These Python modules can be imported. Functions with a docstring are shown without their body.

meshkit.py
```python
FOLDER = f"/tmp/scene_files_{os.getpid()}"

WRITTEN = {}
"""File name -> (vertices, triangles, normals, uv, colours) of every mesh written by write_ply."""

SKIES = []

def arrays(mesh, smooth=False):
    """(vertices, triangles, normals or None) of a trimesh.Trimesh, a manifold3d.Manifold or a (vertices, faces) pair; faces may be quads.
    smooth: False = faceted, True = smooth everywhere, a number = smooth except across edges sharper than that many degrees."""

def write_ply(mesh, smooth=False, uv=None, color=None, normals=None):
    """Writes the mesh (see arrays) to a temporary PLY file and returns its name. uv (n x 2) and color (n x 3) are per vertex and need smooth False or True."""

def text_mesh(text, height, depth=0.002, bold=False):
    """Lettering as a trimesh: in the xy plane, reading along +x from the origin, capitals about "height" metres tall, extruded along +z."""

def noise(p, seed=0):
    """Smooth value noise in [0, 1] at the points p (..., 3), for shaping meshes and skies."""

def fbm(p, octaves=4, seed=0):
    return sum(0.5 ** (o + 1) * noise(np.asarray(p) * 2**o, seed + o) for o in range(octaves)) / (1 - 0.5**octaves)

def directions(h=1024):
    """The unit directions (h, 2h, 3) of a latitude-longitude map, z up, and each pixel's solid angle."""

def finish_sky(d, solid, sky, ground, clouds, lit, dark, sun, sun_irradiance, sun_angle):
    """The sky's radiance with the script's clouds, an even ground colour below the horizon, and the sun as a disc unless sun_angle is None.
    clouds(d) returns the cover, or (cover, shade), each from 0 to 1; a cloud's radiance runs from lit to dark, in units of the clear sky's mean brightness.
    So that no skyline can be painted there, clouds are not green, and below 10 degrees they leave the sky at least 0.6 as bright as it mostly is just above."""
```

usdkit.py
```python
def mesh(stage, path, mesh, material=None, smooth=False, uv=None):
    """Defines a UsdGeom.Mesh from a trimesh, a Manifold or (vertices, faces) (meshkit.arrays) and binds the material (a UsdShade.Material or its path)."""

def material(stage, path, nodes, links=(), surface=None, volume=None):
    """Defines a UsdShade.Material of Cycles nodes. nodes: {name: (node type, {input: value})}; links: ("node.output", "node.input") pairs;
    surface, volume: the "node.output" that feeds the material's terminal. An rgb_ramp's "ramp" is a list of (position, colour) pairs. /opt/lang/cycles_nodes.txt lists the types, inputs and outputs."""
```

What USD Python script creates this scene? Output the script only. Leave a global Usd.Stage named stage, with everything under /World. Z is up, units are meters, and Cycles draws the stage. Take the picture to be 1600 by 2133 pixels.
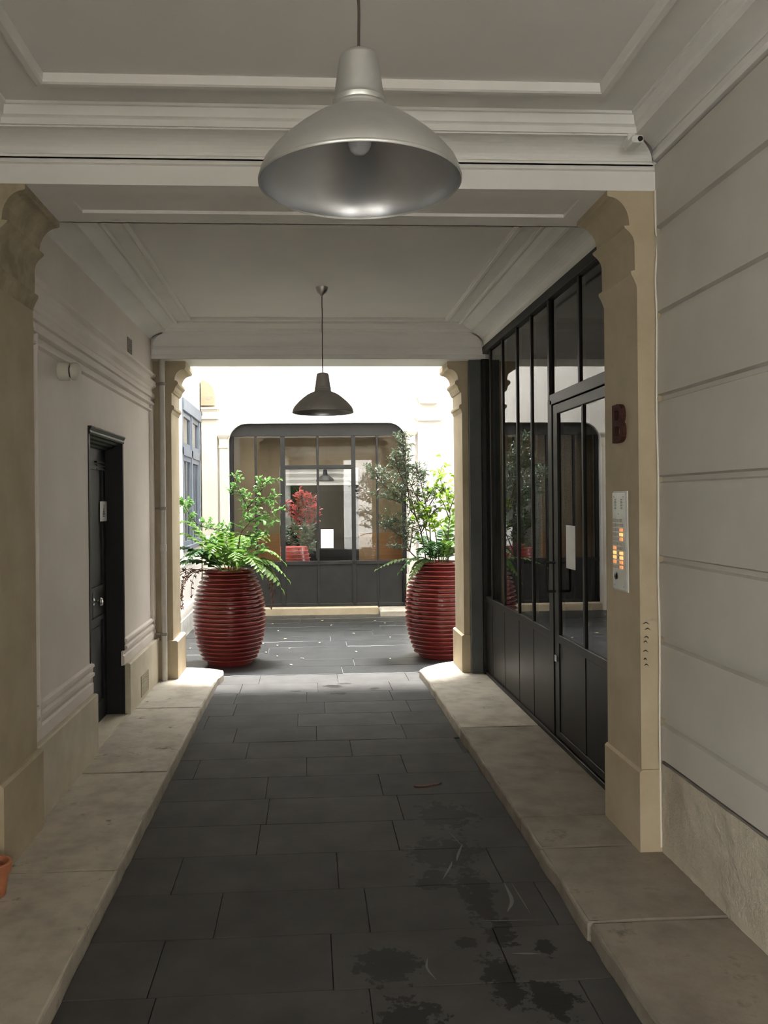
import math, random
import numpy as np, trimesh
import usdkit, meshkit
from pxr import Usd, UsdGeom, UsdLux, Gf, Sdf
from shapely.geometry import Polygon, box as sbox

random.seed(7)
rng = np.random.default_rng(7)
stage = Usd.Stage.CreateInMemory()
UsdGeom.SetStageUpAxis(stage, UsdGeom.Tokens.z)
UsdGeom.SetStageMetersPerUnit(stage, 1.0)
UsdGeom.Xform.Define(stage, '/World')
UsdGeom.Scope.Define(stage, '/World/Looks')

# ------------------------------------------------------------------ camera
F, PX, PY, ROLL, EYE = 1720.0, 738.0, 1043.0, 0.0095, 1.6      # pixels of a 1600 x 2133 picture
YAW = math.atan(96 / F)
fw = np.array([math.sin(YAW), math.cos(YAW), 0]); rt = np.array([math.cos(YAW), -math.sin(YAW), 0]); up = np.array([0, 0, 1.0])
up2 = up * math.cos(ROLL) + rt * math.sin(ROLL); rt2 = rt * math.cos(ROLL) - up * math.sin(ROLL)
cam = UsdGeom.Camera.Define(stage, '/World/camera')
cam.CreateHorizontalApertureAttr(36.0); cam.CreateVerticalApertureAttr(36.0 * 2133 / 1600)
cam.CreateFocalLengthAttr(F / 1600 * 36.0)
cam.CreateHorizontalApertureOffsetAttr((800 - PX) / 1600 * 36.0)
cam.CreateVerticalApertureOffsetAttr(-(1066.5 - PY) / 1600 * 36.0)
cam.CreateClippingRangeAttr(Gf.Vec2f(0.05, 500.0))
cam.AddTransformOp().Set(Gf.Matrix4d(*rt2, 0, *up2, 0, *(-fw), 0, 0, 0, EYE, 1))
cam.CreateExposureAttr(2.4)

# ------------------------------------------------------------------ sky: even overcast, street and courtyard open to it
dome = UsdLux.DomeLight.Define(stage, '/World/sky')
dome.CreateColorAttr(Gf.Vec3f(0.93, 0.97, 1.0)); dome.CreateIntensityAttr(1.0)

# veiled sun, almost overhead, behind the far building
sun = UsdLux.DistantLight.Define(stage, '/World/sun')
sun.CreateAngleAttr(9.0); sun.CreateIntensityAttr(48.0); sun.CreateColorAttr(Gf.Vec3f(1.0, 0.985, 0.97))
sun.AddRotateXYZOp().Set(Gf.Vec3f(-10.5, 1.0, 0))

# ------------------------------------------------------------------ materials
LOOKS = {}
def mat(name, c1, c2=None, rough=0.6, metal=0.0, scale=3.0, detail=4, spec=0.5, bump=0.0, bscale=40.0, bdist=0.004, lo=0.35, hi=0.65, sheen=None, emis=None, rrange=None, coat=0.0, stretch=None, obj=False, spots=None):
    c2 = c2 or c1
    n = {'p': ('principled_bsdf', {'roughness': rough, 'metallic': metal, 'specular_ior_level': spec, 'coat_weight': coat, 'base_color': c1})}
    l = []
    src = 'g.position'
    n['g'] = ('geometry', {})
    if obj:
        n['tc'] = ('texture_coordinate', {}); src = 'tc.object'
    if stretch:
        n['mp'] = ('mapping', {'scale': stretch}); l.append((src, 'mp.vector')); src = 'mp.vector'
    if tuple(c1) != tuple(c2):
        n['n'] = ('noise_texture', {'scale': scale, 'detail': float(detail), 'roughness': 0.6})
        n['r'] = ('rgb_ramp', {'ramp': [(lo, c1), (hi, c2)]})
        l += [(src, 'n.vector'), ('n.fac', 'r.fac'), ('r.color', 'p.base_color')]
    if spots:
        col, sc, t0, t1 = spots
        n['ns'] = ('noise_texture', {'scale': sc, 'detail': 5.0, 'roughness': .7}); n['ms'] = ('map_range', {'from_min': t0, 'from_max': t1, 'to_min': 0., 'to_max': 1., 'clamp': True})
        n['xs'] = ('mix', {'mix_type': 'mix', 'color2': col}); l.remove(('r.color', 'p.base_color'))
        l += [(src, 'ns.vector'), ('ns.fac', 'ms.value'), ('ms.result', 'xs.fac'), ('r.color', 'xs.color1'), ('xs.color', 'p.base_color')]
    if rrange:
        n['n3'] = ('noise_texture', {'scale': rrange[2], 'detail': 4.0})
        n['m3'] = ('map_range', {'from_min': 0.35, 'from_max': 0.65, 'to_min': rrange[0], 'to_max': rrange[1], 'clamp': True})
        l += [(src, 'n3.vector'), ('n3.fac', 'm3.value'), ('m3.result', 'p.roughness')]
    if bump:
        n['n2'] = ('noise_texture', {'scale': bscale, 'detail': 5.0, 'roughness': 0.65})
        n['b'] = ('bump', {'strength': bump, 'distance': bdist})
        l += [(src, 'n2.vector'), ('n2.fac', 'b.height'), ('b.normal', 'p.normal')]
    if emis:
        n['p'][1]['emission_color'] = emis[0]; n['p'][1]['emission_strength'] = emis[1]
    LOOKS[name] = usdkit.material(stage, '/World/Looks/' + name, n, l, surface='p.BSDF')
    return LOOKS[name]

mat('ceiling_paint', (.73, .70, .675), (.78, .75, .72), rough=.7, scale=1.2, bump=.12, bscale=60, bdist=.002)
mat('moulding_paint', (.72, .70, .665), (.78, .755, .72), rough=.6, scale=2.0, bump=.1, bscale=50, bdist=.002)
mat('wall_paint', (.69, .62, .56), (.76, .69, .63), rough=.65, scale=1.6, bump=.12, bscale=45, bdist=.002)
mat('block_paint', (.51, .484, .434), (.57, .542, .488), rough=.7, scale=1.8, bump=.15, bscale=60, bdist=.002)
mat('stucco', (.50, .44, .35), (.60, .54, .43), rough=.85, scale=5, bump=.8, bscale=55, bdist=.012)
mat('plinth_stone', (.50, .44, .33), (.60, .54, .43), rough=.8, scale=4, bump=.3, bscale=30, bdist=.006)
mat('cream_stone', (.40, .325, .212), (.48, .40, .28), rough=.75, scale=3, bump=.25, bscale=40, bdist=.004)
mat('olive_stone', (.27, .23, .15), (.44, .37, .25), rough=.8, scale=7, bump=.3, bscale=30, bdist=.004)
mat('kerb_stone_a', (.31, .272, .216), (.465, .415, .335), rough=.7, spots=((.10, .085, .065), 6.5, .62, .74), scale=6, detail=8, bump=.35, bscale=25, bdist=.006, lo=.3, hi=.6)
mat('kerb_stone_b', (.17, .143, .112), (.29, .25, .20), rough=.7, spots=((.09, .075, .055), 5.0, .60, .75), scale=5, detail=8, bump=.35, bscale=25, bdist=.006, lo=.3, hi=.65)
mat('white_render', (.76, .73, .68), (.82, .79, .75), rough=.8, scale=2, bump=.1, bscale=40, bdist=.002)
mat('cream_render', (.80, .72, .60), (.86, .79, .68), rough=.8, scale=3, bump=.15, bscale=40, bdist=.003)
mat('grey_render', (.42, .41, .38), (.60, .59, .55), rough=.85, scale=4, bump=.3, bscale=40, bdist=.004)
mat('blue_grey_paint', (.16, .19, .24), (.19, .22, .27), rough=.45, scale=5)
mat('black_paint', (.012, .012, .013), (.017, .017, .018), rough=.5, spec=.25, scale=6)
mat('door_paint', (.014, .015, .016), (.020, .021, .022), rough=.40, spec=.3, scale=6)
mat('steel_paint', (.012, .011, .010), (.018, .016, .014), rough=.40, spec=.2, scale=4, stretch=(1, 1, .3))
mat('steel_grey', (.075, .08, .078), (.095, .10, .096), rough=.55, spec=.3, scale=4)
mat('pipe_paint', (.48, .455, .42), (.58, .55, .50), rough=.5, scale=6)
mat('shop_steel', (.022, .021, .020), (.030, .029, .027), rough=.55, spec=.3, scale=4)
mat('joint_dark', (.026, .025, .023), (.045, .043, .040), rough=.9, scale=20)
mat('joint_light', (.06, .06, .06), (.12, .12, .118), rough=.8, scale=20)
mat('cable', (.05, .035, .03), rough=.6)
mat('paper', (.80, .80, .80), (.86, .86, .86), rough=.8, scale=8)
mat('print_ink', (.10, .10, .11), rough=.8)
mat('lamp_silver', (.50, .50, .48), (.56, .56, .54), rough=.40, metal=.85, scale=8)
mat('lamp_inner', (.46, .47, .49), (.52, .53, .55), rough=.34, metal=.9, scale=8)
mat('lamp_dark', (.36, .34, .32), (.42, .40, .38), rough=.5, metal=.5, scale=8)
mat('chrome', (.60, .60, .60), rough=.2, metal=1.0)
mat('bulb_glass', (.62, .62, .68), rough=.25, spec=.6)
mat('plastic_cream', (.58, .56, .48), rough=.45)
mat('plastic_white', (.75, .74, .70), rough=.4)
mat('lens_black', (.01, .01, .012), rough=.15)
mat('grille_grey', (.25, .23, .20), rough=.6)
mat('grille_beige', (.40, .35, .26), rough=.7)
mat('sign_red', (.05, .018, .014), (.075, .027, .02), rough=.8, spec=.2, scale=12)
mat('panel_alu', (.50, .51, .50), (.56, .57, .56), rough=.38, metal=.5, scale=20)
mat('button_off', (.42, .38, .34), rough=.5)
mat('button_lit', (.9, .45, .2), rough=.5, emis=((1.0, .36, .12), .11))
mat('button_bright', (.95, .6, .25), rough=.5, emis=((1.0, .45, .15), .22))
mat('pot_red', (.215, .030, .027), (.26, .04, .036), rough=.32, scale=8, coat=.3)
mat('soil', (.05, .035, .025), (.10, .075, .05), rough=.95, scale=40, bump=.8, bscale=60, bdist=.01)
mat('terracotta', (.42, .15, .07), (.52, .20, .10), rough=.75, scale=20)
mat('bark', (.06, .045, .035), (.12, .09, .065), rough=.9, scale=40)
mat('dry_brown', (.12, .06, .045), (.20, .10, .07), rough=.9, scale=30)
mat('scuff_white', (.15, .15, .147), rough=.8)
mat('scuff_dark', (.06, .05, .04), rough=.8)
mat('caulk', (.74, .70, .62), rough=.7)
mat('hall_tan', (.36, .28, .19), (.42, .33, .23), rough=.7, scale=2)
mat('hall_orange', (.44, .24, .10), (.50, .28, .12), rough=.5, scale=2, stretch=(1, 1, 20))
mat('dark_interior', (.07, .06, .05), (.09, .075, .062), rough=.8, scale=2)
mat('moss', (.10, .12, .05), (.22, .22, .12), rough=1.0, scale=30, bump=1, bscale=60, bdist=.03)
mat('yellow_leaf', (.62, .50, .14), (.70, .62, .30), rough=.7, scale=60)
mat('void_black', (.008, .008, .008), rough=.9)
mat('garden_render', (.16, .155, .14), (.24, .235, .22), rough=.9, scale=2)
mat('street_stone', (.30, .29, .27), (.38, .37, .35), rough=.8, scale=6)
mat('asphalt', (.10, .10, .10), (.13, .13, .13), rough=.8, scale=6)

def leaf_mat(name, c1, c2, rough=.4, trans=.35, tint=1.0):
    n = {'oi': ('geometry', {}), 'r': ('rgb_ramp', {'ramp': [(0, c1), (1, c2)]}),
         'p': ('principled_bsdf', {'roughness': rough, 'specular_ior_level': .5}), 't': ('translucent_bsdf', {}), 'm': ('mix_closure', {'fac': trans})}
    LOOKS[name] = usdkit.material(stage, '/World/Looks/' + name, n, [('oi.random_per_island', 'r.fac'), ('r.color', 'p.base_color'), ('r.color', 't.color'),
        ('p.BSDF', 'm.closure1'), ('t.BSDF', 'm.closure2')], surface='m.closure')
leaf_mat('leaf_fern', (.12, .23, .04), (.30, .44, .09))
leaf_mat('leaf_fern_dark', (.035, .09, .025), (.10, .19, .05))
leaf_mat('leaf_shrub', (.16, .32, .09), (.36, .52, .19))
leaf_mat('leaf_silver', (.12, .16, .10), (.42, .47, .40), rough=.3, trans=.2)
leaf_mat('leaf_lime', (.26, .42, .04), (.50, .62, .10), trans=.45)
leaf_mat('leaf_maple', (.30, .04, .04), (.48, .10, .08), trans=.4)
leaf_mat('leaf_bush', (.03, .06, .03), (.07, .12, .05))

def slate(name, c1, c2, rough, wet=False):
    """slate: mottled tone that differs slab by slab; dark wet patches by position on the passage floor"""
    n = {'g': ('geometry', {}), 'oi': ('object_info', {}),
         'n': ('noise_texture', {'scale': 3.5, 'detail': 7.0, 'roughness': .62}), 'r': ('rgb_ramp', {'ramp': [(.3, c1), (.7, c2)]}),
         'n2': ('noise_texture', {'scale': 38.0, 'detail': 5.0}), 'b': ('bump', {'strength': .25, 'distance': .004}),
         'v': ('math', {'math_type': 'multiply_add', 'value2': .22, 'value3': .89}),
         'mx': ('mix', {'mix_type': 'multiply', 'fac': 1.0}),
         'p': ('principled_bsdf', {'roughness': rough, 'specular_ior_level': .15 if wet else .5})}
    l = [('g.position', 'n.vector'), ('n.fac', 'r.fac'), ('g.position', 'n2.vector'), ('n2.fac', 'b.height'), ('b.normal', 'p.normal'),
         ('oi.random', 'v.value1'), ('r.color', 'mx.color1'), ('v.value', 'mx.color2')]
    col, ro = 'mx.color', None
    if wet:
        spots = [(.67, 3.30, .075, .30), (.70, 3.03, .06, .13), (.63, 2.72, .065, .18), (.76, 2.60, .085, .13), (.52, 3.45, .10, .10), (.26, 2.83, .13, .12), (.60, 3.72, .18, .18), (.68, 4.15, .16, .18), (.30, 2.55, .12, .10), (.55, 2.95, .05, .05), (.83, 2.90, .04, .06), (.20, 7.12, .10, .07), (.24, 6.86, .07, .05), (.30, 7.22, .06, .03), (.55, 7.0, .05, .04), (-.1, 6.98, .05, .03)]
        n['sep'] = ('separate_xyz', {}); l.append(('g.position', 'sep.vector'))
        n['wn'] = ('noise_texture', {'scale': 16.0, 'detail': 6.0, 'roughness': .7}); l.append(('g.position', 'wn.vector'))
        prev = None
        for i, (x, y, rx, ry) in enumerate(spots):
            s = str(i)
            n['ax' + s] = ('math', {'math_type': 'multiply_add', 'value2': 1 / rx, 'value3': -x / rx}); n['ay' + s] = ('math', {'math_type': 'multiply_add', 'value2': 1 / ry, 'value3': -y / ry})
            n['cx' + s] = ('combine_xyz', {'z': 0.0}); n['ln' + s] = ('vector_math', {'math_type': 'length'})
            l += [('sep.x', f'ax{s}.value1'), ('sep.y', f'ay{s}.value1'), (f'ax{s}.value', f'cx{s}.x'), (f'ay{s}.value', f'cx{s}.y'), (f'cx{s}.vector', f'ln{s}.vector1')]
            if prev:
                n['mn' + s] = ('math', {'math_type': 'minimum'}); l += [(prev, f'mn{s}.value1'), (f'ln{s}.value', f'mn{s}.value2')]
                prev = f'mn{s}.value'
            else:
                prev = f'ln{s}.value'
        n['add'] = ('math', {'math_type': 'multiply_add', 'value2': 3.2, 'value3': -1.55}); l.append(('wn.fac', 'add.value1'))
        n['sum'] = ('math', {'math_type': 'add'}); l += [(prev, 'sum.value1'), ('add.value', 'sum.value2')]
        n['mk'] = ('map_range', {'from_min': 0.8, 'from_max': 0.95, 'to_min': 1.0, 'to_max': 0.0, 'clamp': True}); l.append(('sum.value', 'mk.value'))
        n['wm'] = ('mix', {'mix_type': 'mix', 'color2': (.020, .018, .0155)}); l += [('mk.result', 'wm.fac'), ('mx.color', 'wm.color1')]
        n['rm'] = ('map_range', {'from_min': 0., 'from_max': 1., 'to_min': rough, 'to_max': .60}); l += [('mk.result', 'rm.value'), ('rm.result', 'p.roughness')]
        col = 'wm.color'
    l.append((col, 'p.base_color'))
    LOOKS[name] = usdkit.material(stage, '/World/Looks/' + name, n, l, surface='p.BSDF')
slate('slate_passage', (.055, .052, .049), (.082, .079, .075), .72, wet=True)
slate('slate_court', (.016, .017, .017), (.030, .031, .031), .36)

def glass(name, tint, ior):
    n = {'t': ('transparent_bsdf', {'color': tint}), 'gl': ('glossy_bsdf', {'roughness': 0.0, 'color': (1, 1, 1)}), 'f': ('fresnel', {'IOR': ior}), 'm': ('mix_closure', {})}
    LOOKS[name] = usdkit.material(stage, '/World/Looks/' + name, n, [('f.fac', 'm.fac'), ('t.BSDF', 'm.closure1'), ('gl.BSDF', 'm.closure2')], surface='m.closure')
glass('pane_glass', (.82, .80, .77), 1.5)
glass('pane_far', (.90, .90, .88), 1.45)

# ------------------------------------------------------------------ scene-graph helpers
ORIGIN, USED = {}, {}
def numbered(parent, name):
    k = USED.setdefault((parent, name), 0); USED[(parent, name)] += 1
    return name if k == 0 else f'{name}_{k:03d}'
def keys(prim, label=None, cat=None, group=None, kind=None):
    for k, v in (('label', label), ('category', cat), ('group', group), ('kind', kind)):
        if v: prim.SetCustomDataByKey(k, v)
def thing(name, label, cat=None, loc=(0, 0, 0), rotz=0, group=None, kind=None, parent='/World'):
    p = parent + '/' + numbered(parent, name)
    x = UsdGeom.Xform.Define(stage, p); x.AddTranslateOp().Set(Gf.Vec3d(*map(float, loc)))
    if rotz: x.AddRotateZOp().Set(float(rotz))
    ORIGIN[p] = np.zeros(3) if rotz else np.array(loc, float)
    keys(x.GetPrim(), label, cat, group, kind)
    return p
def obj(name, mesh, m, parent='/World', label=None, cat=None, group=None, kind=None, smooth=False):
    """one Mesh prim; vertices are given in the thing's own frame (world frame for unrotated things, taken relative to their origin)"""
    p = parent + '/' + numbered(parent, name)
    if hasattr(mesh, 'mesh'): mesh = mesh.mesh()
    v, f = np.array(mesh.vertices, float), np.array(mesh.faces)
    o = parent
    while o not in ORIGIN and o.count('/') > 1: o = o.rsplit('/', 1)[0]
    v = v - ORIGIN.get(o, 0)
    pr = usdkit.mesh(stage, p, trimesh.Trimesh(v, f, process=False), LOOKS[m], smooth=smooth)
    keys(pr.GetPrim(), label, cat, group, kind)
    return p

class MB:
    def __init__(s): s.v, s.f, s.n = [], [], 0
    def add(s, v, f):
        v, f = np.asarray(v, float), np.asarray(f, int)
        if f.shape[1] == 4: f = np.vstack([f[:, [0, 1, 2]], f[:, [0, 2, 3]]])
        s.v.append(v); s.f.append(f + s.n); s.n += len(v); return s
    def tm(s, m): return s.add(m.vertices, m.faces)
    def box(s, x0, x1, y0, y1, z0, z1):
        m = trimesh.creation.box([abs(x1 - x0), abs(y1 - y0), abs(z1 - z0)]); m.apply_translation([(x0 + x1) / 2, (y0 + y1) / 2, (z0 + z1) / 2]); return s.tm(m)
    def mesh(s): return trimesh.Trimesh(np.vstack(s.v), np.vstack(s.f), process=False)
def Box(*a): return MB().box(*a)
def slab(x0, x1, y0, y1, z0, z1, c=.004, tilt=(0, 0)):
    """block with a chamfered top"""
    a = [(x0, y0), (x1, y0), (x1, y1), (x0, y1)]; b = [(x0 + c, y0 + c), (x1 - c, y0 + c), (x1 - c, y1 - c), (x0 + c, y1 - c)]
    v = [(x, y, z0) for x, y in a] + [(x, y, z1 - c) for x, y in a] + [(x, y, z1 + tilt[0] * (x - (x0 + x1) / 2) + tilt[1] * (y - (y0 + y1) / 2)) for x, y in b]
    f = [(3, 2, 1, 0), (8, 9, 10, 11)] + [(i + k, (i + 1) % 4 + k, (i + 1) % 4 + 4 + k, i + 4 + k) for k in (0, 4) for i in range(4)]
    return MB().add(v, f)
def polyex(pts, axis, a0, a1, hole=None):
    """2-D outline extruded along axis: 'x' -> pts are (y,z); 'y' -> (x,z); 'z' -> (x,y)"""
    pg = pts if isinstance(pts, Polygon) else Polygon(pts, hole)
    if not pg.is_valid: pg = pg.buffer(0)
    m = trimesh.creation.extrude_polygon(pg, a1 - a0, engine='earcut'); v = m.vertices; f = m.faces
    if axis == 'x': w = np.c_[v[:, 2] + a0, v[:, 0], v[:, 1]]
    elif axis == 'y': w = np.c_[v[:, 0], v[:, 2] + a0, v[:, 1]]; f = f[:, ::-1]
    else: w = np.c_[v[:, 0], v[:, 1], v[:, 2] + a0]
    return MB().add(w, f)
def cbox(x0, x1, y0, y1, z0, z1, c=.004):
    """box with all edges chamfered (hull)"""
    p = []
    for x, sx in ((x0, 1), (x1, -1)):
        for y, sy in ((y0, 1), (y1, -1)):
            for z, sz in ((z0, 1), (z1, -1)):
                p += [(x + sx * c, y + sy * c, z), (x + sx * c, y, z + sz * c), (x, y + sy * c, z + sz * c)]
    return trimesh.convex.convex_hull(np.array(p))
def lathe(prof, axis='z', at=(0, 0, 0), n=48, flip=False):
    """prof: (radius, height) from bottom to top"""
    prof = np.array(prof, float); a = np.arange(n) * 2 * np.pi / n
    v = np.stack([prof[:, :1] * np.cos(a), prof[:, :1] * np.sin(a), np.repeat(prof[:, 1:], n, 1)], -1).reshape(-1, 3)
    f = []
    for i in range(len(prof) - 1):
        for j in range(n):
            k = (j + 1) % n; f.append((i * n + j, i * n + k, (i + 1) * n + k, (i + 1) * n + j))
    f = np.array(f)
    if axis == 'x': v = v[:, [2, 0, 1]]
    if axis == 'y': v = v[:, [1, 2, 0]]
    return MB().add(v + np.array(at), f[:, ::-1] if flip else f)
def tube(pts, r, n=6, caps=True):
    p = np.array(pts, float); r = np.broadcast_to(np.array(r, float), (len(p),))
    t = np.gradient(p, axis=0); t /= np.linalg.norm(t, axis=1, keepdims=True) + 1e-12
    a = np.cross(t, np.where(np.abs(t[:, 2:]) < .9, [0, 0, 1.], [1., 0, 0])); a /= np.linalg.norm(a, axis=1, keepdims=True) + 1e-12
    b = np.cross(t, a); g = np.arange(n) * 2 * np.pi / n
    v = (p[:, None] + r[:, None, None] * (np.cos(g)[None, :, None] * a[:, None] + np.sin(g)[None, :, None] * b[:, None])).reshape(-1, 3)
    f = [(i * n + j, i * n + (j + 1) % n, (i + 1) * n + (j + 1) % n, (i + 1) * n + j) for i in range(len(p) - 1) for j in range(n)]
    m = MB().add(v, f)
    if caps:
        e = (len(p) - 1) * n
        m.f.append(np.array([(0, j + 1, j) for j in range(1, n - 1)] + [(e, e + j, e + j + 1) for j in range(1, n - 1)]))
    return m
def smoothline(pts, k=6):
    p = np.array(pts, float); q = np.vstack([2 * p[0] - p[1], p, 2 * p[-1] - p[-2]]); out = []
    for i in range(1, len(q) - 2):
        for t in np.linspace(0, 1, k, endpoint=False):
            a, b, c, d = q[i - 1], q[i], q[i + 1], q[i + 2]
            out.append(.5 * (2 * b + (c - a) * t + (2 * a - 5 * b + 4 * c - d) * t * t + (3 * b - a - 3 * c + d) * t ** 3))
    return np.array(out + [p[-1]])
def sweep_ring(prof, x0, x1, y0, y1, side):
    """one mitred side of a cornice: profile (d inwards, z) around a rectangle; side 0: y0, 1: x1, 2: y1, 3: x0"""
    v = []
    for d, z in prof:
        c = [(x0 + d, y0 + d, z), (x1 - d, y0 + d, z), (x1 - d, y1 - d, z), (x0 + d, y1 - d, z)]
        v += [c[side], c[(side + 1) % 4]]
    f = [(2 * i, 2 * i + 1, 2 * i + 3, 2 * i + 2) for i in range(len(prof) - 1)]
    return MB().add(v, f)
def grid(fn, nu, nv):
    u, w = np.meshgrid(np.linspace(0, 1, nu), np.linspace(0, 1, nv), indexing='ij')
    v = fn(u.ravel(), w.ravel())
    f = [(i * nv + j, (i + 1) * nv + j, (i + 1) * nv + j + 1, i * nv + j + 1) for i in range(nu - 1) for j in range(nv - 1)]
    return MB().add(v, f)

# ------------------------------------------------------------------ dimensions (metres; camera stands at 0, 0)
ROAD_L, ROAD_R, KERB = -.81, 1.005, .07
WL, WP, WR, GL = -1.335, -1.295, 1.515, 1.545          # left wall face, its plinth, right wall, glass partition
Y_BEAM, Y_BEAM2, Y_END, Y_COURT, Y_FAR = 3.5, 3.98, 7.15, 7.70, 11.72
STREET = -3.6

# ------------------------------------------------------------------ floor
fl = thing('floor', 'floor of dark slate slabs between pale limestone kerbs', kind='structure')
obj('joint_bed', Box(-1.6, 1.7, STREET, 7.62, -.2, -.010), 'joint_dark', fl)
obj('courtyard_bed', Box(-1.7, 3.3, 7.62, 11.9, -.2, -.007), 'joint_light', fl)
def rows(y0, y1, pitch, x0, x1, m, lengths, gap, c):
    y, k = y1, 0
    while y - pitch > y0 - 1e-6:
        x = x0 - rng.uniform(0, lengths[0])
        while x < x1 - .02:
            w = rng.uniform(*lengths); a, b = max(x, x0), min(x + w, x1)
            if b - a > .05:
                h = rng.uniform(-.0008, .0008)
                obj('paving_slab', slab(a + gap / 2, b - gap / 2, y - pitch + gap / 2, y - gap / 2, -.04, h, c, rng.uniform(-.002, .002, 2)), m, fl)
            x += w
        y -= pitch; k += 1
rows(1.6, 7.63, .352, ROAD_L + .002, ROAD_R - .002, 'slate_passage', (.55, .72), .003, .0015)
obj('threshold_paving', slab(ROAD_L, ROAD_R, STREET, 1.64, -.05, 0, .004), 'slate_passage', fl)
rows(7.63, 11.6, .36, -1.49, 3.0, 'slate_court', (1.5, 2.4), .006, .002)

def kerb_block(pts, label=None, m='kerb_stone_a', seed=0):
    """a kerb stone: outline (x,y) list, worn rounded top edge"""
    pg = Polygon(pts).buffer(-.006).buffer(.006); steps = [(0, -.06), (0, KERB - .014), (.003, KERB - .005), (.009, KERB)]
    mb, rings, n = MB(), [], 96
    for ins, z in steps:
        q = pg.buffer(-ins, join_style=1); ex = q.exterior
        pts_ = np.array([ex.interpolate(t, normalized=True).coords[0] for t in np.arange(n) / n]) if False else None
        rings.append((q, z))
    base = np.array(pg.exterior.segmentize(.06).coords)[:-1]; c = np.array(pg.centroid.coords[0])
    v = []
    for ins, z in steps:
        q = pg.buffer(-ins - 1e-4).exterior
        from shapely.geometry import Point
        for p in base:
            w = q.interpolate(q.project(Point(p))) if ins > 0 else Point(p)
            nz = meshkit.noise(np.array([[w.x * 9, w.y * 9, seed + 3.]]))[0] - .5
            v.append((w.x + (nz * .012 if ins < .008 else 0), w.y, z + (nz * .006 if z > 0 else 0)))
    k = len(base); f = [(i * k + j, i * k + (j + 1) % k, (i + 1) * k + (j + 1) % k, (i + 1) * k + j) for i in range(len(steps) - 1) for j in range(k)]
    mb.add(v, f)
    top = np.array(v[-k:]); tm = trimesh.creation.triangulate_polygon(Polygon(top[:, :2]).buffer(0), engine='earcut')
    mb.add(np.c_[tm[0], np.full(len(tm[0]), KERB)], tm[1])
    mm = mb.mesh(); mm.fix_normals()
    obj('kerb_stone', mm, m, fl, label)
e = .0025
for i, (a, b) in enumerate(((STREET, 1.9), (1.9, 3.50), (3.50, 4.75), (4.75, 6.22))):
    kerb_block([(-1.36, a + e), (ROAD_L, a + e), (ROAD_L, b - e), (-1.36, b - e)], m='kerb_stone_a', seed=i)
kerb_block([(-1.36, 6.22 + e), (ROAD_L, 6.22 + e), (-.80, 7.25), (-.765, 7.45), (-.79, 7.56), (-.87, 7.64), (-1.0, 7.70), (-1.36, 7.80)], 'kerb stone with a rounded corner at the courtyard', seed=9)
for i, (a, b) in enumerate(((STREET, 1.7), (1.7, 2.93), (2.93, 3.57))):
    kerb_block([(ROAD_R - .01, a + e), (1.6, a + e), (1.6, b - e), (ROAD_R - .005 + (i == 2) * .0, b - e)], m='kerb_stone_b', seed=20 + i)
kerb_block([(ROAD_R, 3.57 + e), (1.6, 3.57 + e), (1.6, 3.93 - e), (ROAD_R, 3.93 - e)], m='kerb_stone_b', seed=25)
kerb_block([(ROAD_R, 3.93 + e), (1.6, 3.93 + e), (1.6, 5.5 - e), (ROAD_R, 5.5 - e)], m='kerb_stone_b', seed=26)
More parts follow.
